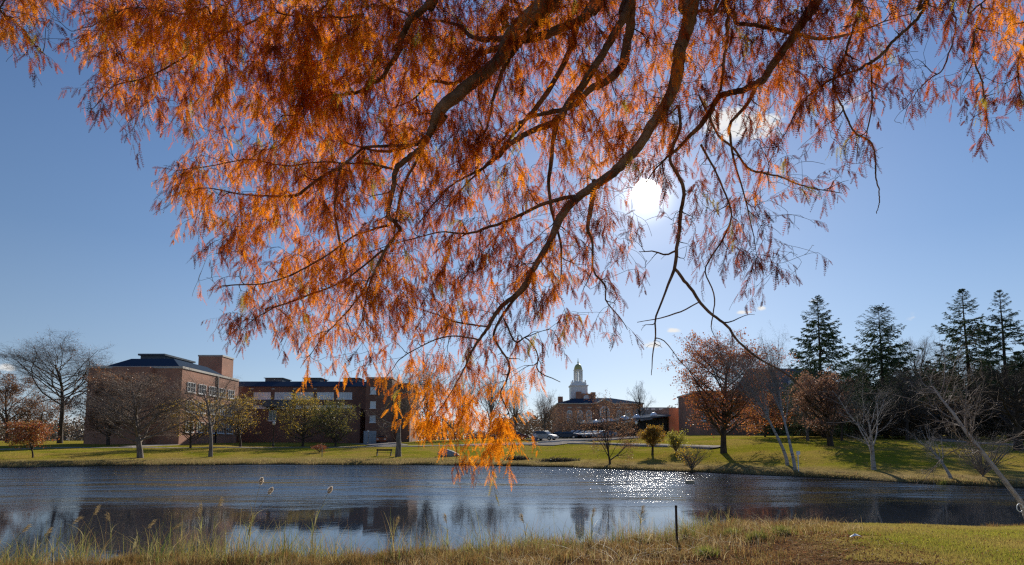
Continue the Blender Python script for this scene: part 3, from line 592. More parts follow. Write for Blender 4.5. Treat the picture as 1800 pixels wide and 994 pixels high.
# --- left brick building
zA = 91.0; A0, A1 = ux(152, 700, zA), ux(318, 700, zA); gA = 1.6; tA = vz(648, zA); dA = 110.0
bA = empty('brick_building', (0, 0, 0), 'left brick block with a slate hip roof and a sunlit window side facing the tower', 'building')
MB().box(A0, A1, zA, dA, gA - 2, tA).build('wall', brick, bA)
cp = MB().box(A0 - .12, A1 + .12, zA - .12, zA + .3, tA, tA + .35).box(A1 - .3, A1 + .12, zA + .302, dA, tA, tA + .35); cp.build('parapet_coping', stone, bA)
MB().box(ux(198, 640, zA - 1.2), ux(264, 640, zA - 1.2), zA - 1.2, zA - .003, gA - 2, vz(645, zA - 1.2)).build('projecting_bay', brick, bA)
MB().frustum((A0 + 1, A1 - .5, zA + .5, dA - 1, tA + .01), (A0 + 4.5, A1 - 3.6, zA + 3.5, dA - 5, tA + 2.1)).build('roof', slate, bA)
MB().box(ux(247, 630, 97), ux(288, 630, 97), 97, 106, tA + 1.5, vz(625.5, 97)).box(ux(247, 630, 97) - .3, ux(288, 630, 97) + .3, 96.7, 106.3, vz(625.5, 97) + .003, vz(625.5, 97) + .3).build('roof_penthouse', copper, bA)
for k, (zz0, zz1) in enumerate([(tA - 3.6, tA - 2.0), (tA - 6.9, tA - 5.0), (tA - 10.2, tA - 8.4)]):
    for q in range(5):
        a = 92.6 + q * 3.35; wall_frame(a, a + 2.35, zz0, zz1, 0, bA, cols=3, rows=2, side=A1, paneM=glass)
MB().box(A1 + .003, A1 + .2, 101.95, 102.2, gA, tA).build('drainpipe', darkmetal, bA)
# --- tower
zT = 112.0
bT = empty('brick_tower', (0, 0, 0), 'plain square brick tower rising between the left block and the long wing', 'building')
MB().box(ux(348, 650, zT), ux(390, 650, zT), zT, zT + 4.5, gA - 2, vz(627, zT)).build('wall', brick, bT)
MB().box(ux(348, 650, zT) - .1, ux(390, 650, zT) + .1, zT - .1, zT + 4.6, vz(627, zT) + .003, vz(627, zT) + .3).build('coping', stone, bT)
# --- long wing
zW = 118.0; wx = lambda u: ux(u, 700, zW); wz = lambda v: vz(v, zW); W0, W1 = wx(391), wx(644)
bW = empty('brick_wing', (0, 0, 0), 'long low brick wing with ribbon windows and three dark rooftop boxes', 'building')
MB().box(W0, W1, zW, zW + 18, gA - 2, wz(680)).build('wall', brickd, bW)
MB().frustum((W0, W1, zW - .25, zW + 18, wz(680) + .003), (W0, W1, zW + 3.2, zW + 15, wz(668))).build('roof', slate, bW)
for u0, u1 in ((452, 483), (522, 552), (594, 622)):
    MB().box(wx(u0) , wx(u1), zW + 3.5, zW + 8, wz(670), wz(662)).box(wx(u0) - .25, wx(u1) + .25, zW + 3.3, zW + 8.2, wz(662) + .003, wz(661)).build('rooftop_box', copper, bW)
for u0, u1 in ((446, 476), (483, 514), (521, 551), (557, 587), (593, 619)):
    wall_frame(wx(u0), wx(u1), wz(702), wz(690), zW, bW, cols=6, rows=1, paneM=glassb)
    wall_frame(wx(u0), wx(u1), wz(718), wz(713), zW, bW, cols=6, rows=1, paneM=glassb)
for u in (443, 480, 518, 554, 590): MB().box(wx(u) - .3, wx(u) + .3, zW - .12, zW - .003, wz(685), wz(683)).build('wall_vent', stone, bW)
bb_ = MB().box(wx(467), wx(516), zW - 1.6, zW - .15, wz(716), wz(705))
for k in range(14): xx = wx(467) + (wx(516) - wx(467)) * (k + .5) / 14; bb_.box(xx - .05, xx + .05, zW - 1.66, zW - 1.602, wz(716), wz(705))
bb_.build('louvred_screen', copper, bW)
wall_frame(wx(474), wx(487), wz(740), wz(722), zW, bW, cols=2, rows=4, paneM=pmat('green_louvre', (.16, .24, .21), (.22, .31, .27), 2, .6))
MB().box(wx(600), wx(643), zW - 4, zW - .003, gA - 2, wz(720)).build('entrance_block', brickd, bW)
# --- stair block at its right end
zS = 112.0; sx_ = lambda u: ux(u, 700, zS); sz_ = lambda v: vz(v, zS)
bS = empty('brick_stair_block', (0, 0, 0), 'tall brick stair block with three stacked square windows above a pale garage door', 'building')
MB().box(sx_(643), sx_(689), zS, zS + 14, gA - 2, sz_(666)).box(sx_(689) + .003, sx_(716), zS + 3, zS + 14, gA - 2, sz_(673)).build('wall', brickd, bS)
MB().box(sx_(643) - .1, sx_(689) + .1, zS - .1, zS + 14.1, sz_(666) + .003, sz_(666) + .3).box(sx_(689) + .11, sx_(716) + .1, zS + 2.9, zS + 14, sz_(673) + .003, sz_(673) + .25).build('coping', stone, bS)
for v0, v1 in ((693, 681), (718, 706), (743, 731)): wall_frame(sx_(651), sx_(661), sz_(v0), sz_(v1), zS, bS, cols=1, rows=1, paneM=glassb, fw=.07)
gd = MB().box(sx_(641), sx_(663), zS - .12, zS + .02, 1.9, sz_(758))
for k in range(5): gd.box(sx_(641) + .1, sx_(663) - .1, zS - .15, zS - .122, 2.1 + k * .42, 2.1 + k * .42 + .36)
gd.build('garage_door', pmat('garage_paint', (.30, .33, .35), (.38, .40, .42), 1, .6), bS)
MB().box(sx_(666), sx_(669), zS - .1, zS + .02, 1.9, sz_(763)).build('door', darkmetal, bS)

# --- domed hall
zH = 170.0; hx = lambda u, z=zH: ux(u, 700, z); hz = lambda v, z=zH: vz(v, z); gH = 3.2
bH = empty('domed_hall', (0, 0, 0), 'brick hall with arched windows, dark hip roof and a white domed cupola', 'building')
H0, H1 = hx(981), hx(1130)
MB().box(H0, H1, zH, zH + 26, gH - 2, hz(711)).build('wall', brick, bH)
MB().box(H0 - .3, H1 + .3, zH - .35, zH + 26.3, hz(711) + .003, hz(709)).build('cornice', stone, bH)
MB().box(H0 - .05, H1 + .05, zH - .3, zH - .003, gH - 1.5, hz(757)).build('stone_base', greystone, bH)
MB().frustum((H0 - .4, H1 + .4, zH - .4, zH + 26.4, hz(709) + .003), (H0 + 6.5, H1 - 8, zH + 9, zH + 17, hz(696))).build('roof', slate, bH)
gx0, gx1 = hx(1045), hx(1077); gt = hz(711)
MB().prism([(gx0, gH - 2), (gx1, gH - 2), (gx1, gt), ((gx0 + gx1) / 2, hz(703)), (gx0, gt)], 'y', zH - 1.6, zH - .36).build('gabled_bay', brick, bH)
MB().prism([(gx0 - .3, gt + .003), (gx0 + .3, gt + .003), ((gx0 + gx1) / 2, hz(703) - .2), (gx1 - .3, gt + .003), (gx1 + .3, gt + .003), ((gx0 + gx1) / 2, hz(701.5))], 'y', zH - 1.95, zH + 4).build('gable_coping', stone, bH)
MB().prism([(gx0 - .2, gt + .01), (gx1 + .2, gt + .01), ((gx0 + gx1) / 2, hz(702.5))], 'y', zH - 1.2, zH + 10).build('cross_roof', slate, bH)
def arched(u0, u1, vb, vt, y):
    x0, x1 = hx(u0), hx(u1); r = (x1 - x0) / 2; zt = hz(vt) - r; zb = hz(vb); cx = (x0 + x1) / 2
    arc = [(cx + r * math.cos(a), zt + r * math.sin(a)) for a in np.linspace(0, math.pi, 13)]
    outer = [(x0, zb), (x1, zb)] + arc
    f = MB().prism([(cx + (px - cx) * 1.16, zb - .12 if pz == zb else zt + (pz - zt) * 1.16) for px, pz in outer], 'y', y - .05, y + .02).build('window', white, bH)
    MB().prism([(cx + (px - cx) * .86, zb + .1 if pz == zb else zt + (pz - zt) * .86) for px, pz in outer], 'y', y - .065, y - .052).build('pane', glass, f)
    b = MB()
    for k in (-.33, 0, .33): b.box(cx + k * 2 * r - .05, cx + k * 2 * r + .05, y - .10, y - .067, zb + .1, zt + r * (.8 - abs(k) * .5))
    for k in range(1, 5): zz = zb + (zt - zb) * k / 4.2; b.box(x0 + .25, x1 - .25, y - .095, y - .068, zz - .045, zz + .045)
    b.build('glazing_bars', white, f)
for u in (1001, 1019, 1035): arched(u - 4.2, u + 4.2, 743, 722, zH - .003)
for u in (1088, 1103, 1118): arched(u - 4.2, u + 4.2, 743, 722, zH - .003)
arched(1053.5, 1068.5, 742, 716, zH - 1.603)
for u in (1001, 1018, 1036, 1088, 1104): MB().box(hx(u - 3.5), hx(u + 3.5), zH - .08, zH - .003, hz(718), hz(715.5)).build('stone_panel', stone, bH)
ch = MB().box(hx(1019), hx(1028), zH + 8, zH + 10, hz(702), hz(684.5)).box(hx(1028) + .003, hx(1046), zH + 8.2, zH + 9.8, hz(702), hz(688)).box(hx(1046) + .003, hx(1054), zH + 8, zH + 10, hz(702), hz(685.5)); ch.build('chimney', brick, bH)
MB().box(hx(983), hx(991), zH + 3, zH + 5, hz(710), hz(696)).build('chimney', brickmat('orange_brick', (.42, .15, .07), (.33, .11, .06), (.3, .22, .18)), bH)
MB().prism([(hx(1037) + .9 * math.cos(a), hz(696) + .9 * math.sin(a)) for a in np.linspace(0, 2 * math.pi, 16, endpoint=False)], 'y', zH + 7.9, zH + 8.19).build('round_medallion', white, bH)
# cupola
zC = zH + 13; cx = ux(1016.5, 680, zC); cz = lambda v: vz(v, zC); cu = empty('cupola', (0, 0, 0)); cu.parent = bH
hw = 14.5 / F * zC
MB().box(cx - hw, cx + hw, zC - hw, zC + hw, cz(702), cz(680)).build('tower_base', white, cu)
MB().box(cx - hw * 1.1, cx + hw * 1.1, zC - hw * 1.1, zC + hw * 1.1, cz(680) + .003, cz(678.5)).box(cx - hw * .88, cx + hw * .88, zC - hw * .88, zC + hw * .88, cz(678.5) + .003, cz(674.5)).build('tower_ledge', white, cu)
bal = MB().box(cx - hw * .82, cx + hw * .82, zC - hw * .82, zC + hw * .82, cz(674.5) + .003, cz(673.5))
for sx2 in (-1, 1):
    for sy2 in (-1, 1): bal.box(cx + sx2 * hw * .76 - .18, cx + sx2 * hw * .76 + .18, zC + sy2 * hw * .76 - .18, zC + sy2 * hw * .76 + .18, cz(673.5) + .003, cz(670))
bal.build('balustrade', white, cu)
lw = 7.4 / F * zC; b = MB()
for k in range(8):
    a = math.pi / 8 + k * math.pi / 4; px, py = cx + lw * .92 * math.cos(a), zC + lw * .92 * math.sin(a); b.lathe([(.26, cz(673.4)), (.26, cz(653))], 8, (px, py, 0))
b.lathe([(lw * 1.02, cz(653)), (lw * 1.14, cz(652)), (lw * 1.14, cz(650.8)), (lw * .95, cz(650.7))], 16, (cx, zC, 0)).build('lantern', white, cu)
b = MB()
for k in range(8):
    a0 = k * math.pi / 4 + math.pi / 8; 
    for t0_, t1_ in ((0, .28), (.72, 1)):
        q0 = a0 + t0_ * math.pi / 4; q1 = a0 + t1_ * math.pi / 4; r_ = lw * .88
        b.add([(cx + r_ * math.cos(q0), zC + r_ * math.sin(q0), cz(673)), (cx + r_ * math.cos(q1), zC + r_ * math.sin(q1), cz(673)), (cx + r_ * math.cos(q1), zC + r_ * math.sin(q1), cz(653)), (cx + r_ * math.cos(q0), zC + r_ * math.sin(q0), cz(653)),
               (cx + r_ * .8 * math.cos(q0), zC + r_ * .8 * math.sin(q0), cz(673)), (cx + r_ * .8 * math.cos(q1), zC + r_ * .8 * math.sin(q1), cz(673)), (cx + r_ * .8 * math.cos(q1), zC + r_ * .8 * math.sin(q1), cz(653)), (cx + r_ * .8 * math.cos(q0), zC + r_ * .8 * math.sin(q0), cz(653))],
              [(0, 1, 2, 3), (7, 6, 5, 4), (1, 5, 6, 2), (4, 0, 3, 7), (3, 2, 6, 7), (0, 4, 5, 1)])
b.box(cx - lw * .6, cx + lw * .6, zC - lw * .6, zC + lw * .6, cz(673), cz(671)); b.build('arcade', white, cu)
dr = lw * .98; zd = cz(650.6); dh = cz(640) - zd
MB().lathe([(dr * math.cos(a), zd + dh * math.sin(a)) for a in np.linspace(0, 1.42, 9)] + [(.16, cz(638.5)), (.3, cz(637)), (.12, cz(636)), (.05, cz(630))], 20, (cx, zC, 0)).build('dome', gold, cu, smooth=True)

# --- modern low building with a sloping metal roof
zM = 128.0; mx_ = lambda u, z=zM: ux(u, 740, z); mz = lambda v, z=zM: vz(v, z); gM = 3.0
bM = empty('low_modern_building', (0, 0, 0), 'low modern building with dark vertical cladding, sloping metal roof and small skylights', 'building')
woodd = pmat('dark_cladding', (.06, .06, .06), (.13, .12, .11), 1.0, .8, stretch=(3, 1, .2))
M0, M1 = mx_(1040), mx_(1172)
MB().add([(M0, zM, gM - 2), (M1, zM, gM - 2), (M1, zM, mz(735)), (M0, zM, mz(750)), (M0, zM + 16, gM - 2), (M1, zM + 16, gM - 2), (M1, zM + 16, mz(735)), (M0, zM + 16, mz(750))],
         [(0, 1, 2, 3), (7, 6, 5, 4), (0, 3, 7, 4), (1, 5, 6, 2), (3, 2, 6, 7), (0, 4, 5, 1)]).build('wall', woodd, bM)
b = MB()
for k in range(22):
    f = (k + .5) / 22; xx = M0 + (M1 - M0) * f; b.box(xx - .09, xx + .09, zM - .3, zM - .003, gM - 1, mz(750) + (mz(735) - mz(750)) * f - .15)
b.build('vertical_fins', darkmetal, bM)
MB().add([(M0 - 2, zM - 2.5, mz(748)), (M1 + .2, zM - 2.5, mz(733)), (M1 + .2, zM + 16, mz(724)), (M0 - 2, zM + 16, mz(740)), (M0 - 2, zM - 2.5, mz(746)), (M1 + .2, zM - 2.5, mz(730.5)), (M1 + .2, zM + 16, mz(721.5)), (M0 - 2, zM + 16, mz(738))],
         [(0, 1, 2, 3), (7, 6, 5, 4), (0, 4, 5, 1), (2, 6, 7, 3), (1, 5, 6, 2), (0, 3, 7, 4)]).build('roof', copper, bM)
for u, v, r_ in ((1047, 742.5, .42), (1061, 741, .42), (1075, 739.5, .45), (1097, 735.5, .75), (1119, 733, .55), (1149, 729.5, .55)):
    y = zM + 1.0; MB().lathe([(r_ * 1.5, 0), (r_ * 1.5, .15), (r_ * 1.3, .45), (r_ * .8, .75), (.05, .85)], 12, (ux(u, v, y), y, vz(v + 2.2, y))).build('skylight', pmat('skylight_plastic', (.85, .85, .82), (.9, .9, .88), 1, .25), bM, smooth=True)
zU = 146.0
MB().box(ux(1130, 720, zU), ux(1187, 720, zU), zU, zU + 12, gM - 2, vz(716.5, zU)).build('upper_storey', pmat('grey_panel', (.24, .24, .235), (.31, .31, .30), 1.5, .7), bM)
for u in (1136, 1148, 1162): MB().box(ux(u - 3.5, 718, zU), ux(u + 3.5, 718, zU), zU - .1, zU - .003, vz(721, zU), vz(718, zU)).build('clerestory_window', white, bM)
MB().box(mx_(1172) + .25, mx_(1200), zM - 1, zM + 14, gM - 2, mz(718)).build('brick_end_wall', brick, bM)
# --- big stone building behind the red maple
zG = 104.0; qx = lambda u, z=zG: ux(u, 700, z); qz = lambda v, z=zG: vz(v, z); gG = 3.0
bG = empty('stone_building', (0, 0, 0), 'long building with a gabled stone part and a brick wing behind the maple and birches', 'building')
XL = ux(1192, 700, zG + 20); XR = qx(1345)
MB().box(XL, XR, zG + 6, zG + 20, gG - 2, vz(690, zG + 6)).build('brick_wing', brick, bG)
MB().box(XR + .003, qx(1475), zG, zG + 18, gG - 2, qz(688)).build('wall', greystone, bG)
MB().box(XL - .2, XR - .1, zG + 5.7, zG + 20.3, vz(690, zG + 6) + .003, vz(687, zG + 6)).box(XR - .1 + .003, qx(1475) + .2, zG - .3, zG + 18.3, qz(688) + .003, qz(685)).build('cornice', stone, bG)
MB().prism([(zG - .5, qz(685) + .003), (zG + 18.5, qz(685) + .003), (zG + 9, qz(648, zG + 9))], 'x', qx(1352), qx(1478)).build('roof', slate2, bG)
for u in (1235, 1260, 1285, 1310, 1332):
    for v0, v1 in ((714, 700), (740, 726)): wall_frame(ux(u - 4, 700, zG + 6), ux(u + 4, 700, zG + 6), vz(v0, zG + 6), vz(v1, zG + 6), zG + 6, bG, cols=2, rows=2)
for u in (1362, 1384, 1406, 1428, 1450):
    for v0, v1 in ((714, 700), (742, 728)): wall_frame(qx(u - 4), qx(u + 4), qz(v0), qz(v1), zG, bG, cols=2, rows=2)
for u in (1375, 1400, 1425):
    MB().prism([(qx(u - 4), qz(680)), (qx(u + 4), qz(680)), (qx(u + 4), qz(672)), (qx(u), qz(667)), (qx(u - 4), qz(672))], 'y', zG + 1.6, zG + 6).build('dormer', stone, bG)

# ------------------------------------------------------------------ cars
tyre = pmat('tyre', (.012, .012, .012), (.02, .02, .02), 5, .8); rim = pmat('wheel_rim', (.45, .45, .46), (.55, .55, .56), 3, .3, metal=.8)
carglass = pmat('car_glass', (.015, .02, .025), (.03, .035, .04), 2, .05, spec=1); lampm = pmat('lamp_lens', (.75, .75, .72), (.85, .85, .8), 3, .15, spec=.8); redl = pmat('tail_lens', (.45, .02, .015), (.5, .03, .02), 3, .2)
def paint(n, c): c = [x * .6 for x in c]; return pmat(n, c, [x * 1.1 for x in c], 1, .35, spec=.4)
def make_car(label, loc, rz, pm, suv=False, L=4.5, Wd=1.82, group=None):
    o = empty('parked_car', loc, label, 'car', group, rz); Hh = 1.68 if suv else 1.44
    wh = .34; a = L / 2
    # side profile (x along the length, front at +x)
    prof = [(-a, .45), (-a + .05, .95 if not suv else 1.05), (-a + (.55 if not suv else .12), 1.0 if not suv else 1.1)]
    if suv: cab = [(-a + .15, 1.08), (-a + .42, Hh - .06), (-a + 1.0, Hh), (.35, Hh - .03), (1.15, 1.05)]
    else: cab = [(-a + .7, .98), (-a + 1.45, Hh - .03), (-.15, Hh), (.45, Hh - .06), (1.2, .98)]
    hood = [(a - .35, .86 if not suv else .96), (a - .03, .68), (a, .42), (a - .05, .28)]
    pts = prof[:2] + [(cab[0][0] - .02, cab[0][1])] + [(cab[-1][0], cab[-1][1])] + hood
    def arc(cx_): return [(cx_ + .40 * math.cos(t), .30 + .40 * math.sin(t)) for t in np.linspace(-.1, math.pi + .1, 9)]
    bottom = [(a - .1, .24)] + [p for p in arc(a - .85)] + [p for p in arc(-a + .85)] + [(-a + .08, .26)]
    poly = pts + bottom
    b = MB(); n = len(poly)
    ys = [-Wd / 2, -Wd / 2 + .10, Wd / 2 - .10, Wd / 2]
    vs = []
    for yi, y in enumerate(ys):
        for (x, z) in poly:
            s = .985 if yi in (0, 3) else 1.0; vs.append((x * s, y * (1 if z > .4 else .97), z if yi in (1, 2) else z - (.05 if z > .8 else 0)))
    fs = [tuple(range(n)), tuple(range(3 * n, 4 * n))[::-1]]
    for q in range(3): fs += [(q * n + i, q * n + (i + 1) % n, (q + 1) * n + (i + 1) % n, (q + 1) * n + i) for i in range(n)]
    b.add(vs, fs); body = b.build('body', pm, o)
    # cabin
    def loft(c, w0, w1, grow=0):
        n = len(c); V = []
        for s in (-1, 1):
            for (x, z) in c:
                f = (z - c[0][1]) / (Hh - c[0][1]); V.append((x, s * (w0 + (w1 - w0) * max(0, f)), z))
        return V, [tuple(range(n)), tuple(range(n, 2 * n))[::-1]] + [(i, (i + 1) % n, n + (i + 1) % n, n + i) for i in range(n)]
    V, Fc = loft(cab, Wd / 2 - .07, Wd / 2 - .26); MB().add(V, Fc).build('cabin', pm, o)
    ix = lambda c, k: [(cx0 + (xx - cx0) * k, zz0 + (zz - zz0) * .80 + .06) for xx, zz in c for cx0, zz0 in [((c[0][0] + c[-1][0]) / 2, c[0][1])]]
    V, Fc = loft(ix(cab, .90), Wd / 2 - .055, Wd / 2 - .225); MB().add(V, Fc).build('side_windows', carglass, o)
    def slab(p, q, w0, w1):
        d = np.array([q[0] - p[0], q[1] - p[1]]); nrm = np.array([-d[1], d[0]]); nrm = nrm / np.linalg.norm(nrm) * .02
        if nrm[1] < 0: nrm = -nrm
        p1 = np.array(p) + d * .08; q1 = np.array(p) + d * .92; V = []
        for (P_, w) in ((p1, w0), (q1, w1)):
            for s in (-1, 1):
                V.append((P_[0] + nrm[0], s * w, P_[1] + nrm[1])); V.append((P_[0] - nrm[0], s * w, P_[1] - nrm[1]))
        return MB().add(V, [(0, 2, 6, 4), (1, 5, 7, 3), (0, 1, 3, 2), (4, 6, 7, 5), (0, 4, 5, 1), (2, 3, 7, 6)])
    slab(cab[-1], cab[-2], Wd / 2 - .14, Wd / 2 - .28).build('windscreen', carglass, o)
    slab(cab[0], cab[1], Wd / 2 - .14, Wd / 2 - .28).build('rear_window', carglass, o)
    for s in (-1, 1):
        for x in (a - .85, -a + .85):
            w = MB().prism([(x + wh * math.cos(t), wh - .02 + wh * math.sin(t)) for t in np.linspace(0, 6.283, 18, endpoint=False)], 'y', s * (Wd / 2 - .22), s * (Wd / 2 - .015)).build('wheel', tyre, o)
            MB().prism([(x + .2 * math.cos(t), wh - .02 + .2 * math.sin(t)) for t in np.linspace(0, 6.283, 14, endpoint=False)], 'y', s * (Wd / 2 - .05), s * (Wd / 2 + .004)).build('rim', rim, w)
        MB().box(a - .22, a - .002, min(s * .5, s * .86), max(s * .5, s * .86), .62, .76).build('headlight', lampm, o)
        MB().box(-a + .0, -a + .14, min(s * .5, s * .87), max(s * .5, s * .87), .72, .90).build('tail_light', redl, o)
        MB().box(.85, 1.05, min(s * .88, s * 1.04), max(s * .88, s * 1.04), .98, 1.12).build('wing_mirror', pm, o)
    MB().box(a - .06, a + .012, -.45, .45, .44, .60).build('grille', darkmetal, o)
    return o
CG = 'cars in the car park'
def carat(u, z, rz): b = at_depth(u, z); b[2] += .14; return b
make_car('dark blue-grey car seen side-on at the left end of the car park', carat(994, 116, 0), R(180), paint('slate_blue_paint', (.05, .075, .11)), L=4.8, group=CG)
make_car('dark hatchback half hidden behind the side-on blue-grey car', carat(980, 119, 0), R(180), paint('charcoal_paint', (.04, .045, .05)), group=CG)
rowc = [(1010, 'silver-blue estate car, first in the angled row', (.30, .34, .40), True), (1019.5, 'pale grey car, second in the angled row', (.40, .41, .42), True), (1027.5, 'dark grey car, third in the angled row', (.09, .10, .115), False),
        (1036, 'black car, fourth in the angled row', (.03, .032, .036), False), (1044.5, 'white-grey car, fifth in the angled row', (.50, .51, .52), False), (1053.5, 'dark blue car, sixth in the angled row', (.04, .055, .09), False), (1063, 'silver car at the right end of the angled row beside the twin-trunked tree', (.42, .43, .44), False)]
for k, (u, l, c, s) in enumerate(rowc):
    make_car(l, carat(u, 124 - k * 2.8, 0), R(-158 - k), paint('car_paint', c), suv=s, group=CG)
make_car('red car behind the hanging orange foliage', carat(905, 112, 0), R(185), paint('red_paint', (.30, .03, .02)), group=CG)
make_car('maroon car beside the red one behind the orange foliage', carat(884, 114, 0), R(180), paint('maroon_paint', (.16, .02, .025)), suv=True, group=CG)
make_car('white van-like car with its nose toward the road, beside the standing person', carat(958, 103, 0), R(-35), paint('white_car_paint', (.6, .6, .58)), suv=True, group=CG)
make_car('small orange car parked by the garage door of the brick stair block', at_depth(671, 108.5) + [0, 0, .07], R(-80), paint('orange_paint', (.55, .12, .02)), L=4.1, group=CG)

# ------------------------------------------------------------------ person by the white car
skin = pmat('skin', (.42, .25, .17), (.48, .30, .21), 4, .6); shirt = pmat('pale_checked_shirt', (.45, .47, .55), (.62, .62, .66), 14, .9); jeans = pmat('blue_jeans', (.06, .11, .22), (.09, .15, .28), 10, .9); hairm = pmat('brown_hair', (.04, .025, .015), (.07, .045, .03), 12, .8)
def person(label, loc, rz):
    o = empty('person', loc, label, 'person', None, rz)
    me = bpy.data.meshes.new('body')
    J = [(0, 0, .95), (0, 0, 1.15), (0, 0, 1.38), (0, 0, 1.50), (0, .01, 1.60), (0, .015, 1.70), (.10, 0, .90), (.11, .02, .50), (.12, 0, .08), (.12, .14, .04), (-.10, 0, .90), (-.11, .02, .50), (-.12, 0, .08), (-.12, .14, .04),
         (.19, 0, 1.42), (.25, .0, 1.14), (.24, .12, .92), (.24, .16, .84), (-.19, 0, 1.42), (-.27, .0, 1.15), (-.22, .16, 1.02), (-.18, .22, .98)]
    E = [(0, 1), (1, 2), (2, 3), (3, 4), (4, 5), (0, 6), (6, 7), (7, 8), (8, 9), (0, 10), (10, 11), (11, 12), (12, 13), (2, 14), (14, 15), (15, 16), (16, 17), (2, 18), (18, 19), (19, 20), (20, 21)]
    rr = [.14, .13, .15, .06, .085, .075, .095, .062, .042, .035, .095, .062, .042, .035, .06, .045, .032, .028, .06, .045, .032, .028]
    me.from_pydata(J, E, []); me.update(); b = bpy.data.objects.new('body', me); COL.objects.link(b); b.parent = o
    sk = b.modifiers.new('skin', 'SKIN'); me.skin_vertices[0].data[0].use_root = True
    for i, r_ in enumerate(rr): me.skin_vertices[0].data[i].radius = (r_, r_ * .85)
    b.modifiers.new('sub', 'SUBSURF').levels = 1; b.modifiers['sub'].render_levels = 2
    me.materials.append(skin)
    MB().lathe([(.165, .93), (.17, 1.1), (.185, 1.35), (.16, 1.46), (.07, 1.50)], 14).build('shirt', shirt, o, smooth=True)
    for s in (-1, 1):
        MB().tube([(s * .17, 0, 1.44), (s * .25, 0, 1.16), (s * .24, .08, 1.0)], [.072, .06, .055], 10).build('sleeve', shirt, o, smooth=True)
        MB().tube([(s * .08, 0, .97), (s * .11, .02, .52), (s * .12, 0, .06)], [.115, .08, .06], 10).build('trouser_leg', jeans, o, smooth=True)
        MB().box(s * .12 - .05, s * .12 + .05, -.08, .2, 0, .09).build('shoe', darkmetal, o, bevel=.02)
    MB().lathe([(.092, 1.62), (.10, 1.70), (.085, 1.78), (.03, 1.81)], 12, (0, -.01, 0)).build('hair', hairm, o, smooth=True)
    return o
person('person in a pale top and blue jeans standing by the road beside the white car', at_depth(941, 87) + [0, 0, .10], R(200))

# ------------------------------------------------------------------ lamps, posts, bench, boulder, sign
globe = pmat('globe_glass', (.75, .72, .62), (.82, .80, .72), 2, .3)
def lamp(label, loc, Hh, g='lamp posts'):
    o = empty('street_lamp', loc, label, 'street lamp', g)
    MB().lathe([(.17, -.1), (.17, .35), (.10, .5), (.07, 1.0), (.055, Hh - .45), (.11, Hh - .42), (.06, Hh - .36)], 12).build('post', darkmetal, o, smooth=True)
    h = MB().lathe([(.09, Hh - .36), (.21, Hh - .22), (.25, Hh - .02), (.18, Hh + .16), (.05, Hh + .24)], 14).build('globe', globe, o, smooth=True)
    MB().lathe([(.11, Hh + .18), (.05, Hh + .26), (.015, Hh + .40)], 10).build('finial', darkmetal, h, smooth=True)
def lampo(label, u, z, v): b = at_depth(u, z); lamp(label, b, vz(v, z) - b[2])
lampo('dark lamp post with a pale globe between the yellow trees', 480, 91, 744)
lampo('lamp post with a pale globe left of the car row', 1027, 112, 741)
lampo('lamp post with a pale globe before the dark cladding', 1119, 104, 743)
def post(name, label, cat, u, vb, vt, r_, mt, lean=0, cap=None):
    b = ground_at(u, vb); Hh = vz(vt, b[1]) - b[2]; o = empty(name, b, label, cat)
    MB().tube([(0, 0, -.4), (lean * .5, 0, Hh * .5), (lean, 0, Hh)], [r_, r_ * .97, r_ * .95], 10).build('stake', mt, o)
    if cap: MB().box(-cap[0] + lean, cap[0] + lean, -r_ - .04, -r_ - .003, Hh - cap[1], Hh + .02).build('plate', white, o)
    else: MB().lathe([(r_ * 1.08, Hh - .02), (r_ * 1.08, Hh + .015), (r_ * .5, Hh + .03)], 10, (lean, 0, 0)).build('cap', mt, o)
    return o
post('sign_post', 'thin white sign post on the lawn right of the leaning birches', 'sign', 1404, 830, 794, .035, white, cap=(.12, .22))
post('wooden_stake', 'thin pale stake beside the small red-brown shrub', 'stake', 566, 804, 786, .05, concrete)
post('sign_post', 'short grey sign post at the mouth of the driveway', 'sign', 647, 782, 757, .05, concrete, cap=(.14, .25))
post('metal_post', 'dark rusty post standing in the reeds at the near water edge', 'post', 1190, 959, 891, .025, pmat('rusty_metal', (.03, .022, .018), (.09, .05, .03), 14, .85))
b = at_depth(671, 66); b = ground_at(675, 802); o = empty('park_bench', b, 'dark bench on the left lawn beside the tall straight tree', 'bench', rz=R(4))
MB().box(-.95, .95, -.22, .22, .43, .48).build('seat', barkd, o); MB().box(-.95, .95, .24, .29, .62, .82).build('backrest', barkd, o)
for s in (-1, 1): MB().box(s * .82 - .05, s * .82 + .05, -.2, .2, -.1, .428).box(s * .82 - .05, s * .82 + .05, .2, .238, -.1, .85).build('leg', darkmetal, o)
def rock(name, label, loc, sx, sy, sz, seed, mt, subdiv=4):
    import bmesh
    rg = np.random.default_rng(seed); bm = bmesh.new(); bmesh.ops.create_icosphere(bm, subdivisions=subdiv, radius=1)
    k = rg.standard_normal((10, 3)); k = unit(k); off = rg.uniform(.62, .98, 10)
    for v in bm.verts:
        p = np.array(v.co)
        for q in range(10):
            dd = p @ k[q] - off[q]
            if dd > 0: p = p - k[q] * dd * .9
        p *= 1 + .02 * math.sin(9 * p[0] + 4 * p[2]) ; v.co = (p[0] * sx, p[1] * sy, p[2] * sz)
    me = bpy.data.meshes.new(name); bm.to_mesh(me); bm.free(); me.materials.append(mt); o = bpy.data.objects.new(name, me); COL.objects.link(o); o.location = tuple(loc); return o
b = ground_at(787, 803)
pts = [(-1.15, .0), (-1.1, .45), (-.85, .82), (-.45, .74), (.2, .60), (.75, .45), (1.1, .16), (1.15, 0)]
rk = rock('boulder', '', b + [0, .6, .12], 1.35, .8, .72, 5, rockm)
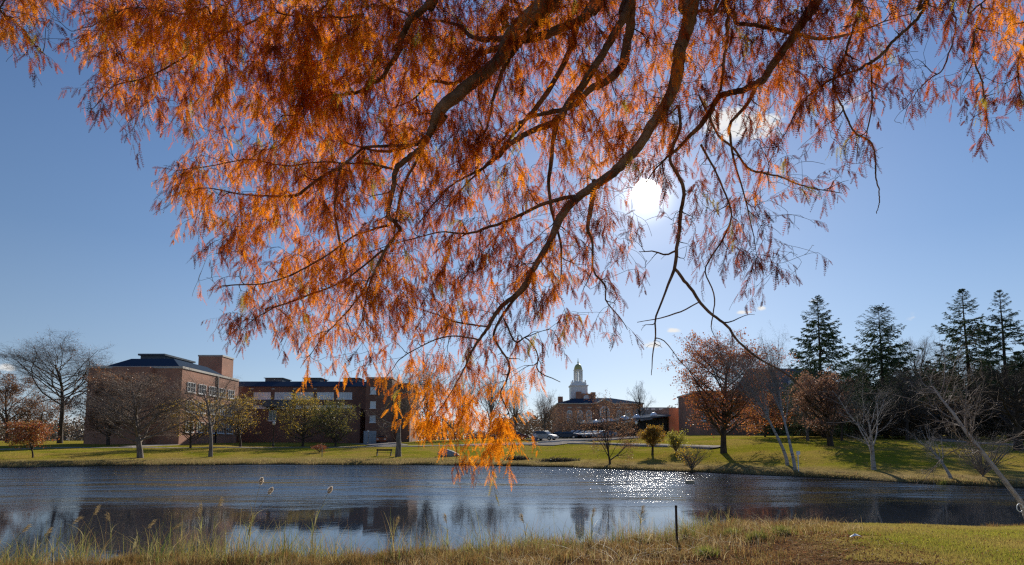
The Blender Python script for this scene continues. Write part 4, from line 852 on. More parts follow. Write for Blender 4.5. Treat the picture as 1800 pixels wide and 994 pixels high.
for v in rk.data.vertices: v.co.z *= (1.0 - .42 * (v.co.x / 1.2)) if v.co.z > 0 else 1
tag(rk, 'large grey boulder lying on the lawn near the hanging orange foliage', 'boulder')
bz = ground_at(1213, 851); z = 2200 / 69.0; fb = empty('floating_box', (ux(1213, 849, z), z, 0), 'small tan box floating on the pond in the sun glitter', 'box', rz=R(12))
MB().box(-.20, .20, -.16, .16, -.06, .13).build('box_body', pmat('tan_board', (.42, .32, .20), (.52, .41, .28), 5, .8), fb, bevel=.015); MB().box(-.22, .22, -.18, .18, .133, .165).build('lid', pmat('tan_lid', (.5, .4, .28), (.6, .5, .36), 5, .8), fb, bevel=.01)
for u, v, w_, l in ((985, 811, .8, 'low dark mound of dead plants on the lawn edge right of the orange foliage'), (912, 808, .5, 'small dark clump on the lawn just behind the orange foliage')):
    b = ground_at(u, v); rg = np.random.default_rng(int(u)); n = 2600
    q = rg.standard_normal((n, 3)) * [w_, .35, .12]; q[:, 2] = np.abs(q[:, 2]); Vq, Fq, _ = leafquads(rg, q + b, .16, None)
    tag(npmesh('plant_mound', Vq, Fq, leafm, col=palette(rg, n, [(.06, .05, .03), (.10, .08, .04), (.04, .035, .025)])), l, 'plant')

# ------------------------------------------------------------------ leaning pale trunk from the near bank
def leaning():
    P = np.array([at(1812, 905, 14.3), at(1797, 886, 14.3), at(1760, 838, 14.5), at(1725, 793, 14.8), at(1700, 762, 15), at(1678, 730, 15.2), at(1655, 702, 15.5), at(1640, 680, 15.7)])
    base = P[0].copy(); base[2] = Hgt(base[0], base[1]) - .15; P[0] = base; loc = base.copy()
    o = empty('leaning_birch_tree', loc, 'pale bare trunk leaning steeply over the water from the right near bank', 'tree')
    s = np.linspace(0, 7, 40); Q = np.stack([np.interp(s, range(8), P[:, k]) for k in range(3)], -1) - loc; rad = np.linspace(.068, .022, 40)
    V, Fc = chain(Q, rad, 10, .03); npmesh('trunk', V, Fc, barkl, o, smooth=True)
    rg = np.random.default_rng(3); T_ = unit(np.gradient(Q, axis=0)); m = 19; i = rg.integers(17, 40, m); 
    D = unit(T_[i] * .8 + rg.standard_normal((m, 3)) * [.75, .6, .45] + [.25, 0, 0]); b1, e1 = grow(rg, Q[i], D, rg.uniform(.8, 1.9, m), 6, .16, .02)
    P2, D2, t, ii, r2 = sprout(rg, b1, e1, np.full(m, .014), 8, .15, 1, 38, 14); b2, e2 = grow(rg, P2, D2, rg.uniform(.3, .8, len(P2)), 4, .2, .0)
    P3, D3, t, ii, r3 = sprout(rg, b2, e2, np.full(len(b2), .006), 4, .15, 1, 38, 14); b3, e3 = grow(rg, P3, D3, rg.uniform(.12, .4, len(P3)), 3, .22, -.02)
    V, Fc = join([segs(*seglist(b1, np.full(m, .017), .3), 6), segs(*seglist(b2, np.full(len(b2), .007), .4), 4), segs(*seglist(b3, np.full(len(b3), .0038), .5), 3)])
    npmesh('crown', V, Fc, pmat('tan_twig', (.17, .13, .105), (.28, .225, .18), 3, .9), o)
    # wire loop hung round the trunk
    c = at(1793, 893, 14.1) - loc; th = np.linspace(0, 2 * math.pi * .86, 22); r_ = .08
    MB().tube([(c[0] + r_ * math.cos(a), c[1], c[2] + r_ * math.sin(a) * 1.2) for a in th], [.011] * 22, 6).build('wire_loop', white, o, smooth=True)
leaning()

# ------------------------------------------------------------------ near bank vegetation
def blades(rg, P, h, w, lean, col, K=3, name='grass', m=None, parent=None):
    n = len(P); ph = rg.uniform(0, 2 * math.pi, n); ld_ = np.stack([np.cos(ph), np.sin(ph), np.zeros(n)], -1) * (np.abs(rg.standard_normal(n)) * lean)[:, None]
    face = rg.uniform(0, math.pi, n) * .6 - .9; wd = np.stack([np.cos(face), np.sin(face), np.zeros(n)], -1)
    V = np.zeros((n, 2 * (K + 1), 3))
    for k in range(K + 1):
        t = k / K; c = P + np.array([0, 0, 1.0]) * (h * (t - .18 * t * t * np.minimum(1.6, np.linalg.norm(ld_, axis=1) * 1.4)))[:, None] + ld_ * (h * t * t)[:, None]
        ww = (w * (1 - .88 * t))[:, None] * .5; V[:, 2 * k] = c - wd * ww; V[:, 2 * k + 1] = c + wd * ww
    b_ = np.arange(n)[:, None] * 2 * (K + 1) + np.arange(K)[None] * 2
    Fc = np.stack([b_, b_ + 1, b_ + 3, b_ + 2], -1).reshape(-1, 4)
    return npmesh(name, V.reshape(-1, 3), Fc, m or grassm, parent, col=np.repeat(col, K, axis=0))
rg = np.random.default_rng(21)
def clumpmask(x, y, s, seed):
    r_ = np.random.default_rng(seed); v = 0
    for _ in range(5): a = r_.uniform(-1, 1, 2) * s; v = v + np.sin(x * a[0] * 3 + y * a[1] * 3 + r_.uniform(0, 6))
    return v / 5
# short lawn on the right
n = 520000; x = rg.uniform(3.5, 19, n); y = rg.uniform(6.4, 15.2, n); e = Yne(x) - y; k = (e > .12) & (x / y < 1.02) & (x / y > .25) & (x > 5.9 + .8 * np.sin(y * 1.3) + .25 * np.sin(y * 5)); x, y = x[k], y[k]
pt = clumpmask(x, y, .8, 3); gcol = palette(rg, len(x), [(.27, .26, .03), (.34, .26, .06), (.17, .19, .02)], [3, 2, 2], .22); yw = np.clip(pt * 1.4 + .35, 0, 1)[:, None]
gcol = gcol * (1 - yw * .75) + np.array([.36, .26, .08]) * yw * .75
o = blades(rg, np.stack([x, y, Hgt(x, y)], -1), rg.uniform(.025, .07, len(x)), rg.uniform(.004, .008, len(x)), .9, gcol, 1, 'lawn_grass'); tag(o, 'short yellow-green mown grass on the near right bank', 'grass', kind='stuff')
# marsh fringe
n = 260000; x = rg.uniform(-12, 16.5, n); e = np.abs(rg.standard_normal(n)) * (1.5 + 1.5 * sst(x, -2, 0) * (1 - sst(x, 3.6, 5.2))) - .35; y = Yne(x) - e; k = (rg.uniform(0, 1, n) < np.clip(.55 + 1.1 * clumpmask(x, y, 1.2, 9), .06, 1)) & ((x < 7.5) | (e < .35)); x, y, e = x[k], y[k], e[k]
hh = rg.uniform(.06, .26, len(x)) * (.75 + .8 * np.clip(clumpmask(x, y, 2.5, 31), -.5, 1)) * (1 - .45 * sst(x, 5, 8)) * (1.15 - .3 * sst(e, 1, 2.5)); z0 = np.maximum(Hgt(x, y), -.12)
o = blades(rg, np.stack([x, y, z0], -1), hh, rg.uniform(.006, .013, len(x)), .55, palette(rg, len(x), [(.20, .11, .035), (.30, .19, .065), (.12, .06, .02), (.14, .15, .03), (.26, .21, .08)], [5, 3, 4, 1, 2], .25), 2, 'marsh_grass')
tag(o, 'brown and straw-coloured marsh grass fringing the near shore', 'grass', kind='stuff')
n = 11000; x = rg.uniform(-11, 7.0, n); e = rg.uniform(-.3, 3.6, n); y = Yne(x) - e; k = rg.uniform(0, 1, n) < np.clip(.45 + 1.3 * clumpmask(x, y, 2.0, 77), 0, 1); x, y = x[k], y[k]; n = len(x)
o = blades(rg, np.stack([x, y, np.maximum(Hgt(x, y), -.05) + .02], -1), rg.uniform(.12, .34, n), rg.uniform(.006, .012, n), 1.9, palette(rg, n, [(.34, .25, .11), (.42, .33, .17), (.20, .12, .055)], None, .2), 4, 'matted_dead_grass')
tag(o, 'bent and matted dead stems lying over the near shore', 'grass', kind='stuff')
# taller green sedge and reeds in loose clumps
n = 7000; cxs = rg.uniform(-11.5, 5.5, 230); cw = rg.uniform(.04, .22, 230); ci = rg.integers(0, 230, n); x = cxs[ci] + rg.standard_normal(n) * cw[ci]; y = Yne(cxs[ci]) - rg.uniform(-1.0, 1.2, 230)[ci] + rg.standard_normal(n) * .12
ht = rg.uniform(.2, .85, 230)[ci] * rg.uniform(.4, 1.1, n) * (1.15 - .2 * sst(x, -4, 2)); z0 = np.maximum(Hgt(x, y), -.25)
o = blades(rg, np.stack([x, y, z0], -1), ht, rg.uniform(.006, .013, n), .7, palette(rg, n, [(.15, .17, .03), (.24, .22, .06), (.09, .12, .025), (.34, .26, .10), (.24, .14, .05)], [3, 3, 2, 4, 3], .2), 4, 'sedge_grass')
tag(o, 'taller green and straw sedge blades rising from the near water edge', 'grass', kind='stuff')
# bright green iris-like tufts
gi = 0
for u, v, l in ((1283, 944, 'bright yellow-green tuft among the dry litter, left one'), (1330, 950, 'bright yellow-green tuft among the dry litter, middle one'), (1375, 940, 'small green tuft at the lawn corner'), (1243, 978, 'green grass tuft near the lower picture edge'), (1660, 905, 'light green leafy plant at the lawn edge by the water')):
    b = ground_at(u, v); n = 260; P = np.zeros((n, 3)); P[:, 0] = b[0] + rg.standard_normal(n) * .10; P[:, 1] = b[1] + rg.standard_normal(n) * .09; P[:, 2] = Hgt(P[:, 0], P[:, 1])
    tag(blades(rg, P, rg.uniform(.06, .24, n), rg.uniform(.010, .018, n), .7, palette(rg, n, [(.20, .21, .03), (.14, .17, .03), (.26, .22, .07)]), 3, 'iris_tuft'), l, 'plant', 'green tufts on the near bank')
# fallen leaves
n = 110000; x = rg.uniform(-10, 9.5, n); y = rg.uniform(7, 15, n); e = Yne(x) - y; dn = np.where(x > 2, 1.0, .35) * np.where(x > 6.3, .25, 1); k = (e > .05) & (rg.uniform(0, 1, n) < dn); x, y = x[k], y[k]; n = len(x)
P = np.stack([x, y, Hgt(x, y) + .015 + rg.uniform(0, .03, n)], -1); d = unit(rg.standard_normal((n, 3)) * [1, 1, .6]); a = unit(np.cross(d, rg.standard_normal((n, 3)) * .6 + [0, 0, 1.0])); s = rg.uniform(.014, .038, n)[:, None]
V = np.stack([P - d * s * .5, P + a * s * .3, P + d * s * .5, P - a * s * .3], 1).reshape(-1, 3)
shiny = leafmat('dry_leaf', .30, .02, .5)
tag(npmesh('fallen_leaves', V, np.arange(4 * n).reshape(-1, 4), shiny, col=palette(rg, n, [(.16, .06, .03), (.22, .09, .04), (.10, .04, .025), (.28, .16, .08)], None, .25)), 'red-brown fallen leaves littering the near bank', 'leaves', kind='stuff')
# small pale leaves on the far lawn
n = 7000; x = rg.uniform(-70, 60, n); d_ = rg.uniform(.5, 45, n) ** 1; y = Ysh(x) + d_; P = np.stack([x, y, Hgt(x, y) + .05], -1); V, Fc, _ = leafquads(rg, P, .10, None)
tag(npmesh('lawn_leaves', V, Fc, shiny, col=palette(rg, n, [(.30, .18, .07), (.40, .28, .14), (.22, .12, .05)])), 'scattered dry leaves on the far lawn', 'leaves', kind='stuff')
# far shore rough grass
n = 150000; x = rg.uniform(-62, 34, n); d_ = np.abs(rg.standard_normal(n)) * np.where(x < -5, 2.2, .8) + .1; y = Ysh(x) + d_; keepf = (rg.uniform(0, 1, n) < np.clip(.6 + clumpmask(x, y, .5, 4), .1, 1)); x, y = x[keepf], y[keepf]; n = len(x)
lft = 1 - sst(x, -8, 8)
o = blades(rg, np.stack([x, y, Hgt(x, y)], -1), rg.uniform(.06, .20, n) * (.7 + .8 * lft), rg.uniform(.02, .04, n), .5, palette(rg, n, [(.27, .19, .08), (.34, .26, .12), (.18, .12, .05), (.18, .17, .05)], None, .18), 1, 'shore_grass')
tag(o, 'tan rough grass along the far water edge', 'grass', kind='stuff')
# seed-headed reeds and cattails, each one a plant
reedm = pmat('reed_stem', (.26, .21, .09), (.38, .32, .15), 9, .8); fluff = leafmat('reed_fluff', .5, .0); 
def reed(u, v, vt, label, bend=.2, head='plume', z=None, grp='tall single reeds at the near shore'):
    zz = z or 11.3; b = np.array([ux(u, v, zz), zz, 0.]); b[2] = max(float(Hgt(b[0], b[1])), -.2); Hh = vz(vt, zz) - b[2]
    o = empty('reed', b, label, 'reed', grp); s = np.linspace(0, 1, 12); sg = 1 if bend > 0 else -1
    Q = np.stack([bend * Hh * s ** 2.2, .1 * s ** 2, Hh * (s - .12 * abs(bend) * s ** 3)], -1)
    V, Fc = chain(Q, np.linspace(.0075, .0035, 12), 5); npmesh('stem', V, Fc, reedm, o, smooth=True)
    rr = np.random.default_rng(int(u * 13 + vt)); e = Q[-1]; T_ = unit(Q[-1] - Q[-3])
    if head == 'cattail':
        n = 900; t = rr.uniform(0, 1, n); rad = .030 * np.sin(np.clip(t * 2.6 + .35, 0, 3.1)); ph = rr.uniform(0, 6.28, n); a_, b2_ = frame(T_)
        P = e - T_ * .05 + T_ * (t * .13)[:, None] + (a_ * np.cos(ph)[:, None] + b2_ * np.sin(ph)[:, None]) * rad[:, None]
        V, Fc, _ = leafquads(rr, P, .022, None, .4); npmesh('seed_head', V, Fc, fluff, o, col=palette(rr, n, [(.62, .52, .40), (.72, .64, .52)]))
    else:
        n = 90; t = rr.uniform(0, 1, n); P = e + T_ * ((t - .35) * .16)[:, None] + rr.standard_normal((n, 3)) * .008; d = unit(T_ + rr.standard_normal((n, 3)) * .3 + [sg * .6, 0, -.5]); L_ = rr.uniform(.03, .09, n)[:, None]; sd = unit(np.cross(d, rr.standard_normal((n, 3)))) * .0022
        V = np.stack([P - sd, P + sd, P + d * L_ + sd * .5 , P + d * L_ - sd * .5], 1).reshape(-1, 3); npmesh('seed_head', V, np.arange(4 * n).reshape(-1, 4), fluff, o, col=palette(rr, n, [(.24, .17, .08), (.33, .25, .13)]))
    # long arching leaves
    nl = rr.integers(4, 8); t = rr.uniform(.15, .7, nl); P = np.stack([np.interp(t, s, Q[:, k]) for k in range(3)], -1)
    blades(rr, P, rr.uniform(.2, .5, nl), np.full(nl, .017), 1.1, palette(rr, nl, [(.25, .25, .08), (.36, .30, .14)]), 5, 'leaf_blades', parent=o)
reed(436, 952, 846, 'tallest reed with a white fluffy head left of the water centre', .10, 'cattail')
reed(430, 955, 860, 'fluffy-headed stalk with the biggest tuft, just right of the tallest reed', .28, 'cattail')
reed(545, 958, 860, 'thin stalk with a small fluffy head standing alone over the water', .22, 'cattail')
for u, vt, bd, l in ((140, 900, .16, 'nodding reed above the darkest reflection'), (196, 912, -.15, 'short upright reed over the building reflection'), (232, 922, .3, 'bent reed with a drooping plume, third from the left group'), (60, 938, .2, 'small nodding reed in the left corner'),
                     (92, 915, .35, 'arching straw reed leaning to the right in the left corner'), (352, 898, -.06, 'upright straw reed in the clump left of the fluffy stalks'), (372, 886, .05, 'tall thin reed beside the clump left of the fluffy stalks'), (263, 925, .5, 'strongly bowed reed between the two reflections'),
                     (12, 930, .3, 'reed cut near the left picture edge'), (425, 915, .1, 'thin bare reed below the fluffy heads'), (690, 920, .05, 'upright reed right of centre-left over bright water'), (788, 915, -.08, 'reed beside the small trunk reflection'),
                     (925, 915, -.1, 'dark-tipped reed cluster stem in front of the bright water'), (1040, 905, .06, 'upright reed left of the dark post'), (1125, 900, .1, 'slender reed nearest to the dark post')):
    reed(u, 960, vt, l, bd, z=11.2 + .6 * (u > 800))
b = ground_at(1503, 949); sc_ = MB().add([(-.10, -.02, .02), (.02, -.05, .05), (.11, .0, .03), (.06, .05, .06), (-.06, .04, .02), (.0, .0, .075)], [(0, 1, 5), (1, 2, 5), (2, 3, 5), (3, 4, 5), (4, 0, 5)]).build('paper_scrap', white); sc_.location = tuple(b + [0, 0, .03]); tag(sc_, 'small crumpled white scrap lying on the near lawn', 'litter')

# ------------------------------------------------------------------ the bald cypress hanging over the camera
CY_LABEL = 'huge orange-brown bald cypress whose drooping branches hang across the sky overhead'
cy = empty('bald_cypress_tree', (2.4, -1.7, .55), CY_LABEL, 'tree'); C0 = np.array([2.4, -1.7, .55])
# traced limbs: u, v, width in photo pixels; w = distance at both ends
LIMBS = [
 ('A', 3.7, 4.4, [(985,-60,34),(957,0,32),(917,43,30),(890,77,30),(877,110,27),(833,147,26),(800,177,28),(767,207,24),(752,233,15),(735,262,13),(700,285,12),(687,300,12),(682,330,11),(672,377,10),(690,396,10),(692,410,9),(673,440,8),(650,487,6),(640,530,4),(634,570,3)]),
 ('A', 4.1, 4.7, [(783,205,12),(760,235,11),(735,252,9),(700,262,8),(665,264,7),(625,255,5),(593,245,3)]),
 ('A', 4.2, 4.6, [(752,240,9),(735,280,8),(722,300,7),(707,333,8),(700,367,7),(693,410,7)]),
 ('B', 3.7, 4.3, [(1080,-60,24),(1047,0,22),(1020,37,18),(967,63,18),(930,73,17),(883,73,13),(837,73,10),(812,55,8),(775,42,7),(733,37,6),(700,22,5),(673,10,4)]),
 ('B', 4.0, 4.6, [(905,75,12),(870,86,12),(833,100,11),(815,130,10),(793,147,9),(757,142,8),(740,160,6),(720,180,4),(690,190,2)]),
 ('C', 3.6, 4.3, [(1005,-60,18),(980,0,17),(960,27,16),(933,53,15),(900,93,13),(882,123,10),(867,167,9),(860,200,7),(847,247,5),(835,275,3)]),
 ('C', 3.8, 4.7, [(1047,0,14),(1017,43,13),(1007,80,13),(985,130,12),(950,183,11),(917,220,9),(883,263,8),(850,295,6),(815,330,4),(780,372,3)]),
 ('D', 3.5, 4.4, [(1125,-60,20),(1105,0,19),(1080,50,18),(1060,93,17),(1027,140,17),(1007,167,16),(980,203,15),(943,223,13),(900,247,11),(877,273,9),(840,300,7),(800,322,5),(765,355,4),(735,395,2)]),
 ('D', 4.0, 4.5, [(980,203,12),(975,228,11),(970,253,10),(967,300,10),(963,330,9),(968,367,8),(977,397,7),(987,435,6),(986,487,4)]),
 ('E', 3.6, 4.2, [(1125,-60,22),(1113,0,20),(1107,50,20),(1093,103,20),(1075,125,17),(1050,143,16),(1025,165,14),(1000,190,12),(950,205,9),(905,225,6),(868,262,4)]),
 ('F', 3.3, 4.6, [(1235,-70,34),(1217,0,31),(1207,40,29),(1193,83,28),(1183,133,27),(1167,177,24),(1143,213,22),(1113,260,21),(1083,293,20),(1050,318,19),(1017,340,17),(983,373,18),(966,413,15),(947,447,13),(928,482,12),(910,513,11),(873,550,10),(853,587,8),(830,622,6),(819,645,5),(798,680,3),(780,710,2)]),
 ('F', 4.3, 4.5, [(935,478,9),(927,500,8),(897,533,8),(867,583,7),(873,607,6),(892,637,6),(890,668,5),(880,693,4),(893,722,3),(897,760,2)]),
 ('F', 4.2, 4.9, [(1010,345,10),(960,360,9),(900,388,8),(860,402,7),(820,414,6),(770,412,4),(700,428,3),(640,447,2)]),
 ('F', 4.2, 4.5, [(1045,316,13),(1040,345,12),(1035,375,11),(1031,405,9),(1040,424,7),(1043,477,6),(1063,503,5),(1064,530,4),(1085,555,3),(1103,580,2)]),
 ('G', 3.5, 4.4, [(1460,-60,24),(1433,0,22),(1407,40,20),(1392,62,18),(1375,90,17),(1353,123,16),(1333,143,15),(1300,160,13),(1267,173,12),(1247,200,12),(1227,227,11),(1205,250,9),(1187,267,8),(1160,290,5),(1130,330,3)]),
 ('G', 4.0, 4.5, [(1335,145,10),(1325,167,9),(1313,187,9),(1287,217,8),(1287,240,7),(1290,270,6),(1297,300,5),(1310,350,4),(1322,400,3),(1330,450,2)]),
 ('H', 3.6, 4.2, [(1205,25,7),(1230,23,8),(1265,22,8),(1290,22,8),(1293,38,9),(1320,44,9),(1350,50,9),(1400,60,9),(1443,68,8),(1500,57,6),(1553,37,4),(1600,25,3)]),
 ('I', 3.5, 4.2, [(1283,-50,9),(1277,0,8),(1280,40,8),(1282,67,8),(1270,117,8),(1263,160,6),(1250,200,4),(1240,260,3)]),
 ('J', 3.6, 4.3, [(1650,-60,9),(1631,0,8),(1609,32,8),(1569,68,8),(1533,105,8),(1500,125,7),(1440,153,6),(1400,190,4),(1375,240,3),(1350,290,2)]),
 ('K', 3.7, 4.2, [(1525,-60,8),(1513,0,7),(1497,52,7),(1480,105,6),(1460,145,6),(1476,189,5),(1497,229,5),(1533,253,5),(1541,310,4),(1549,354,3),(1541,376,2)]),
 ('K', 3.9, 4.2, [(1533,105,5),(1534,150,5),(1533,180,4),(1525,225,4),(1510,243,3)]),
 ('L', 3.8, 4.1, [(1735,-60,6),(1730,0,5),(1720,60,5),(1722,97,5),(1734,133,4),(1734,181,4),(1730,225,3),(1744,252,2)]),
 ('L', 3.8, 4.3, [(1683,-60,5),(1678,0,4),(1682,60,4),(1661,120,4),(1625,150,3),(1600,180,2)]),
 ('L', 3.8, 4.2, [(1850,-40,9),(1820,20,8),(1800,60,7),(1788,110,5),(1796,170,3)]),
 ('M', 3.9, 4.4, [(1193,185,8),(1197,225,8),(1185,262,8),(1180,285,8),(1200,325,9),(1202,355,9),(1198,383,9),(1192,433,9),(1187,473,9),(1170,517,6),(1153,563,5),(1153,600,4),(1147,640,3),(1145,660,2)]),
 ('M', 4.4, 4.6, [(1187,473,8),(1202,490,8),(1217,507,8),(1240,540,8),(1262,560,7),(1283,577,7),(1300,603,6),(1333,632,6),(1369,650,5),(1395,668,4),(1424,697,3)]),
 ('M', 4.4, 4.5, [(1228,532,4),(1205,545,4),(1183,555,4),(1153,562,3),(1120,567,2)]),
 ('M', 4.4, 4.5, [(1153,595,3),(1170,602,3),(1188,625,2),(1200,640,2)]),
 ('M', 4.3, 4.4, [(1190,440,6),(1172,447,5),(1150,442,4),(1123,443,2)]),
 ('N', 3.7, 4.4, [(785,-60,15),(762,0,14),(733,30,14),(713,57,13),(702,97,12),(680,123,11),(660,143,10),(623,163,8),(580,168,5),(540,185,3)]),
 ('N', 3.8, 4.5, [(600,-60,7),(570,0,6),(537,43,6),(533,117,5),(527,160,5),(520,205,4),(510,243,3),(480,262,2)]),
 ('N', 3.9, 4.6, [(640,25,5),(580,30,5),(520,28,4),(480,23,5),(430,45,5),(377,67,5),(350,87,5),(310,110,5),(250,137,4),(200,150,3),(165,190,2)]),
 ('N', 3.8, 4.5, [(420,-30,5),(360,10,5),(303,15,4),(220,8,4),(180,30,3),(125,55,2)]),
 ('O', 4.2, 4.8, [(735,254,9),(697,258,8),(643,262,7),(620,280,7),(590,300,8),(567,310,9),(540,330,8),(517,343,8),(470,343,5),(420,340,4),(360,330,3),(300,345,2)]),
 ('O', 4.3, 4.8, [(690,297,7),(660,290,6),(633,287,5),(560,285,4),(500,290,4),(433,280,3),(370,290,3),(310,300,2)]),
 ('O', 4.4, 5.0, [(683,397,7),(650,405,6),(617,417,5),(567,453,5),(517,480,5),(463,497,4),(410,500,4),(385,505,2)]),
 ('O', 4.4, 5.0, [(672,440,6),(640,465,5),(600,495,5),(550,517,5),(510,532,4),(483,540,4),(450,560,3),(425,580,2)]),
 ('O', 4.3, 4.6, [(600,295,6),(590,367,6),(598,427,7),(598,453,5)]),
 ('O', 4.3, 4.9, [(650,487,5),(633,520,4),(600,560,4),(570,590,3),(545,625,2)]),
 ('P', 4.4, 4.7, [(860,575,5),(800,567,5),(775,556,4),(750,547,3),(710,540,2)]),
 ('P', 4.4, 4.6, [(845,598,5),(800,590,4),(760,600,4),(710,625,3),(690,650,2)]),
 ('P', 4.2, 4.3, [(885,560,5),(905,600,5),(925,590,4),(945,620,4),(945,650,4),(985,672,2)]),
 ('Q', 3.7, 4.3, [(-30,-10,6),(0,15,6),(30,45,5),(55,75,4),(82,99,2)]),
 ('R', 4.2, 4.6, [(1230,170,6),(1260,235,6),(1290,262,6),(1320,300,6),(1370,312,5),(1420,330,4),(1480,340,2)]),
 ('R', 4.3, 4.7, [(1232,255,6),(1260,310,5),(1285,375,5),(1270,420,5),(1240,470,4),(1255,520,4),(1250,575,3)]),
]
npos, ndir, nrad = [], [], []
limb_geo = {}
TR = np.array([2.4, -1.7, 0])
def catmull(P, n):
    P = np.asarray(P); m = len(P); t = np.linspace(0, m - 1, n); k = np.minimum(t.astype(int), m - 2); f = (t - k)[:, None]
    Pe = np.vstack([2 * P[0] - P[1], P, 2 * P[-1] - P[-2]]); a, b, c, d = Pe[k], Pe[k + 1], Pe[k + 2], Pe[k + 3]
    return .5 * (2 * b + (c - a) * f + (2 * a - 5 * b + 4 * c - d) * f ** 2 + (3 * b - a - 3 * c + d) * f ** 3)
rg = np.random.default_rng(11)
for nm, w0, w1, pts in LIMBS:
    m = len(pts); ws = w0 + (w1 - w0) * np.linspace(0, 1, m) ** .8; P = np.array([at(u, v, w) for (u, v, _), w in zip(pts, ws)]); r_ = np.array([p[2] * (1 if p[2] > 12 else .72 + .28 * (p[2] / 12) ** 2) for p in pts]) / 2.5 / F * ws
    full = P; rfull = r_
    if pts[0][1] < 0 or pts[0][0] < 0 or pts[0][0] > 1800:   # goes on out of view and back to the trunk overhead
        top = np.array([2.4, -1.7, P[0][2] + .3]); top[2] = min(8.2, 4.2 + P[0][2] * .45)
        mid = (P[0] * .55 + top * .45) + np.array([0, 0, .65]); full = np.vstack([top, mid, P]); rfull = np.r_[max(r_[0] * 1.7, .035), r_[0] * 1.3, r_]
    L = np.linalg.norm(np.diff(full, axis=0), axis=1).sum(); n = max(8, int(L / .045)); Q = catmull(full, n); rq = np.interp(np.linspace(0, len(full) - 1, n), range(len(full)), rfull)
    wk = np.cumsum(rg.standard_normal((n, 3)), axis=0) * .0024; wk -= np.linspace(0, 1, n)[:, None] * wk[-1]; Q = Q + wk; rq = rq * (1 + .05 * np.sin(np.linspace(0, L * 9, n)) * rg.uniform(.3, 1))
    V, Fc = chain(Q, rq, 12 if r_[0] > .03 else 7, .035); limb_geo.setdefault(nm, []).append((V - C0, Fc))
    d = unit(np.gradient(Q, axis=0)); k0 = 0 if len(full) == m else int(n * 2 / len(full))
    npos.append(Q[k0:]); ndir.append(d[k0:]); nrad.append(rq[k0:])
for nm, gl_ in limb_geo.items():
    V, Fc = join(gl_); npmesh('limb', V, Fc, cyp, cy, smooth=True)
tz = np.linspace(-.4, 12, 30); tr = .42 - .26 * np.clip(tz / 12, 0, 1) + .28 * np.exp(-np.clip(tz, 0, 9) * 1.6)
V, Fc = chain(np.stack([.05 * np.sin(tz), .05 * np.cos(tz * 1.3), tz], -1), tr, 18, .05); npmesh('trunk', V, Fc, cyp, cy, smooth=True)
npos, ndir, nrad = map(np.concatenate, (npos, ndir, nrad))
# foliage density, 50 px cells of the crown's silhouette as it hangs in space
DG = ["5337899999999999899988566787665545689", "4126899999999999998887566776665433468", "0005799999998998887777766677766543335", "0005788889998988777677765566554222330", "0001215656899987766677775455543100210", "0000005667898887766666765445433000000",
      "0000027888888887766666455455540000000", "0000015888777777665665245555200000000", "0000001687777767776655313554200000000", "0000000167878788877654401233100000000", "0000000456777776666654100330000000000", "0000000055565655555455100200000000000",
      "0000000023544454444311220100000000000", "0000000000001157652000000000000000000", "0000000000000147661000000000000000000", "0000000000000012471200000000000000000", "0000000000000000311100000000000000000", "0000000000000000000000000000000000000"]
DG = np.array([[int(c) for c in r_[:36].ljust(36, '0')] for r_ in DG], float)
def dens(u, v):
    x = np.clip(u / 50 - .5, 0, 34.999); y = np.clip(v / 50 - .5, 0, 16.999); i = x.astype(int); j = y.astype(int); fx_ = x - i; fy_ = y - j
    return DG[j, i] * (1 - fx_) * (1 - fy_) + DG[j, i + 1] * fx_ * (1 - fy_) + DG[j + 1, i] * (1 - fx_) * fy_ + DG[j + 1, i + 1] * fx_ * fy_
def proj(P):
    q = P - np.array([0, 0, CAM_H]); w = q[:, 1] * math.cos(TH) + q[:, 2] * math.sin(TH); y = -q[:, 1] * math.sin(TH) + q[:, 2] * math.cos(TH)
    return 900 + F * q[:, 0] / w, PV - F * y / w, w
NT = 4200; tu = rg.uniform(0, 1800, 40000); tv = rg.uniform(-110, 850, 40000); keep = rg.uniform(0, 9, 40000) < np.where(dens(tu, np.maximum(tv, 10)) > .8, dens(tu, np.maximum(tv, 10)), 0) ; tu, tv = tu[keep][:NT], tv[keep][:NT]
lu, lv, lw_ = proj(npos)
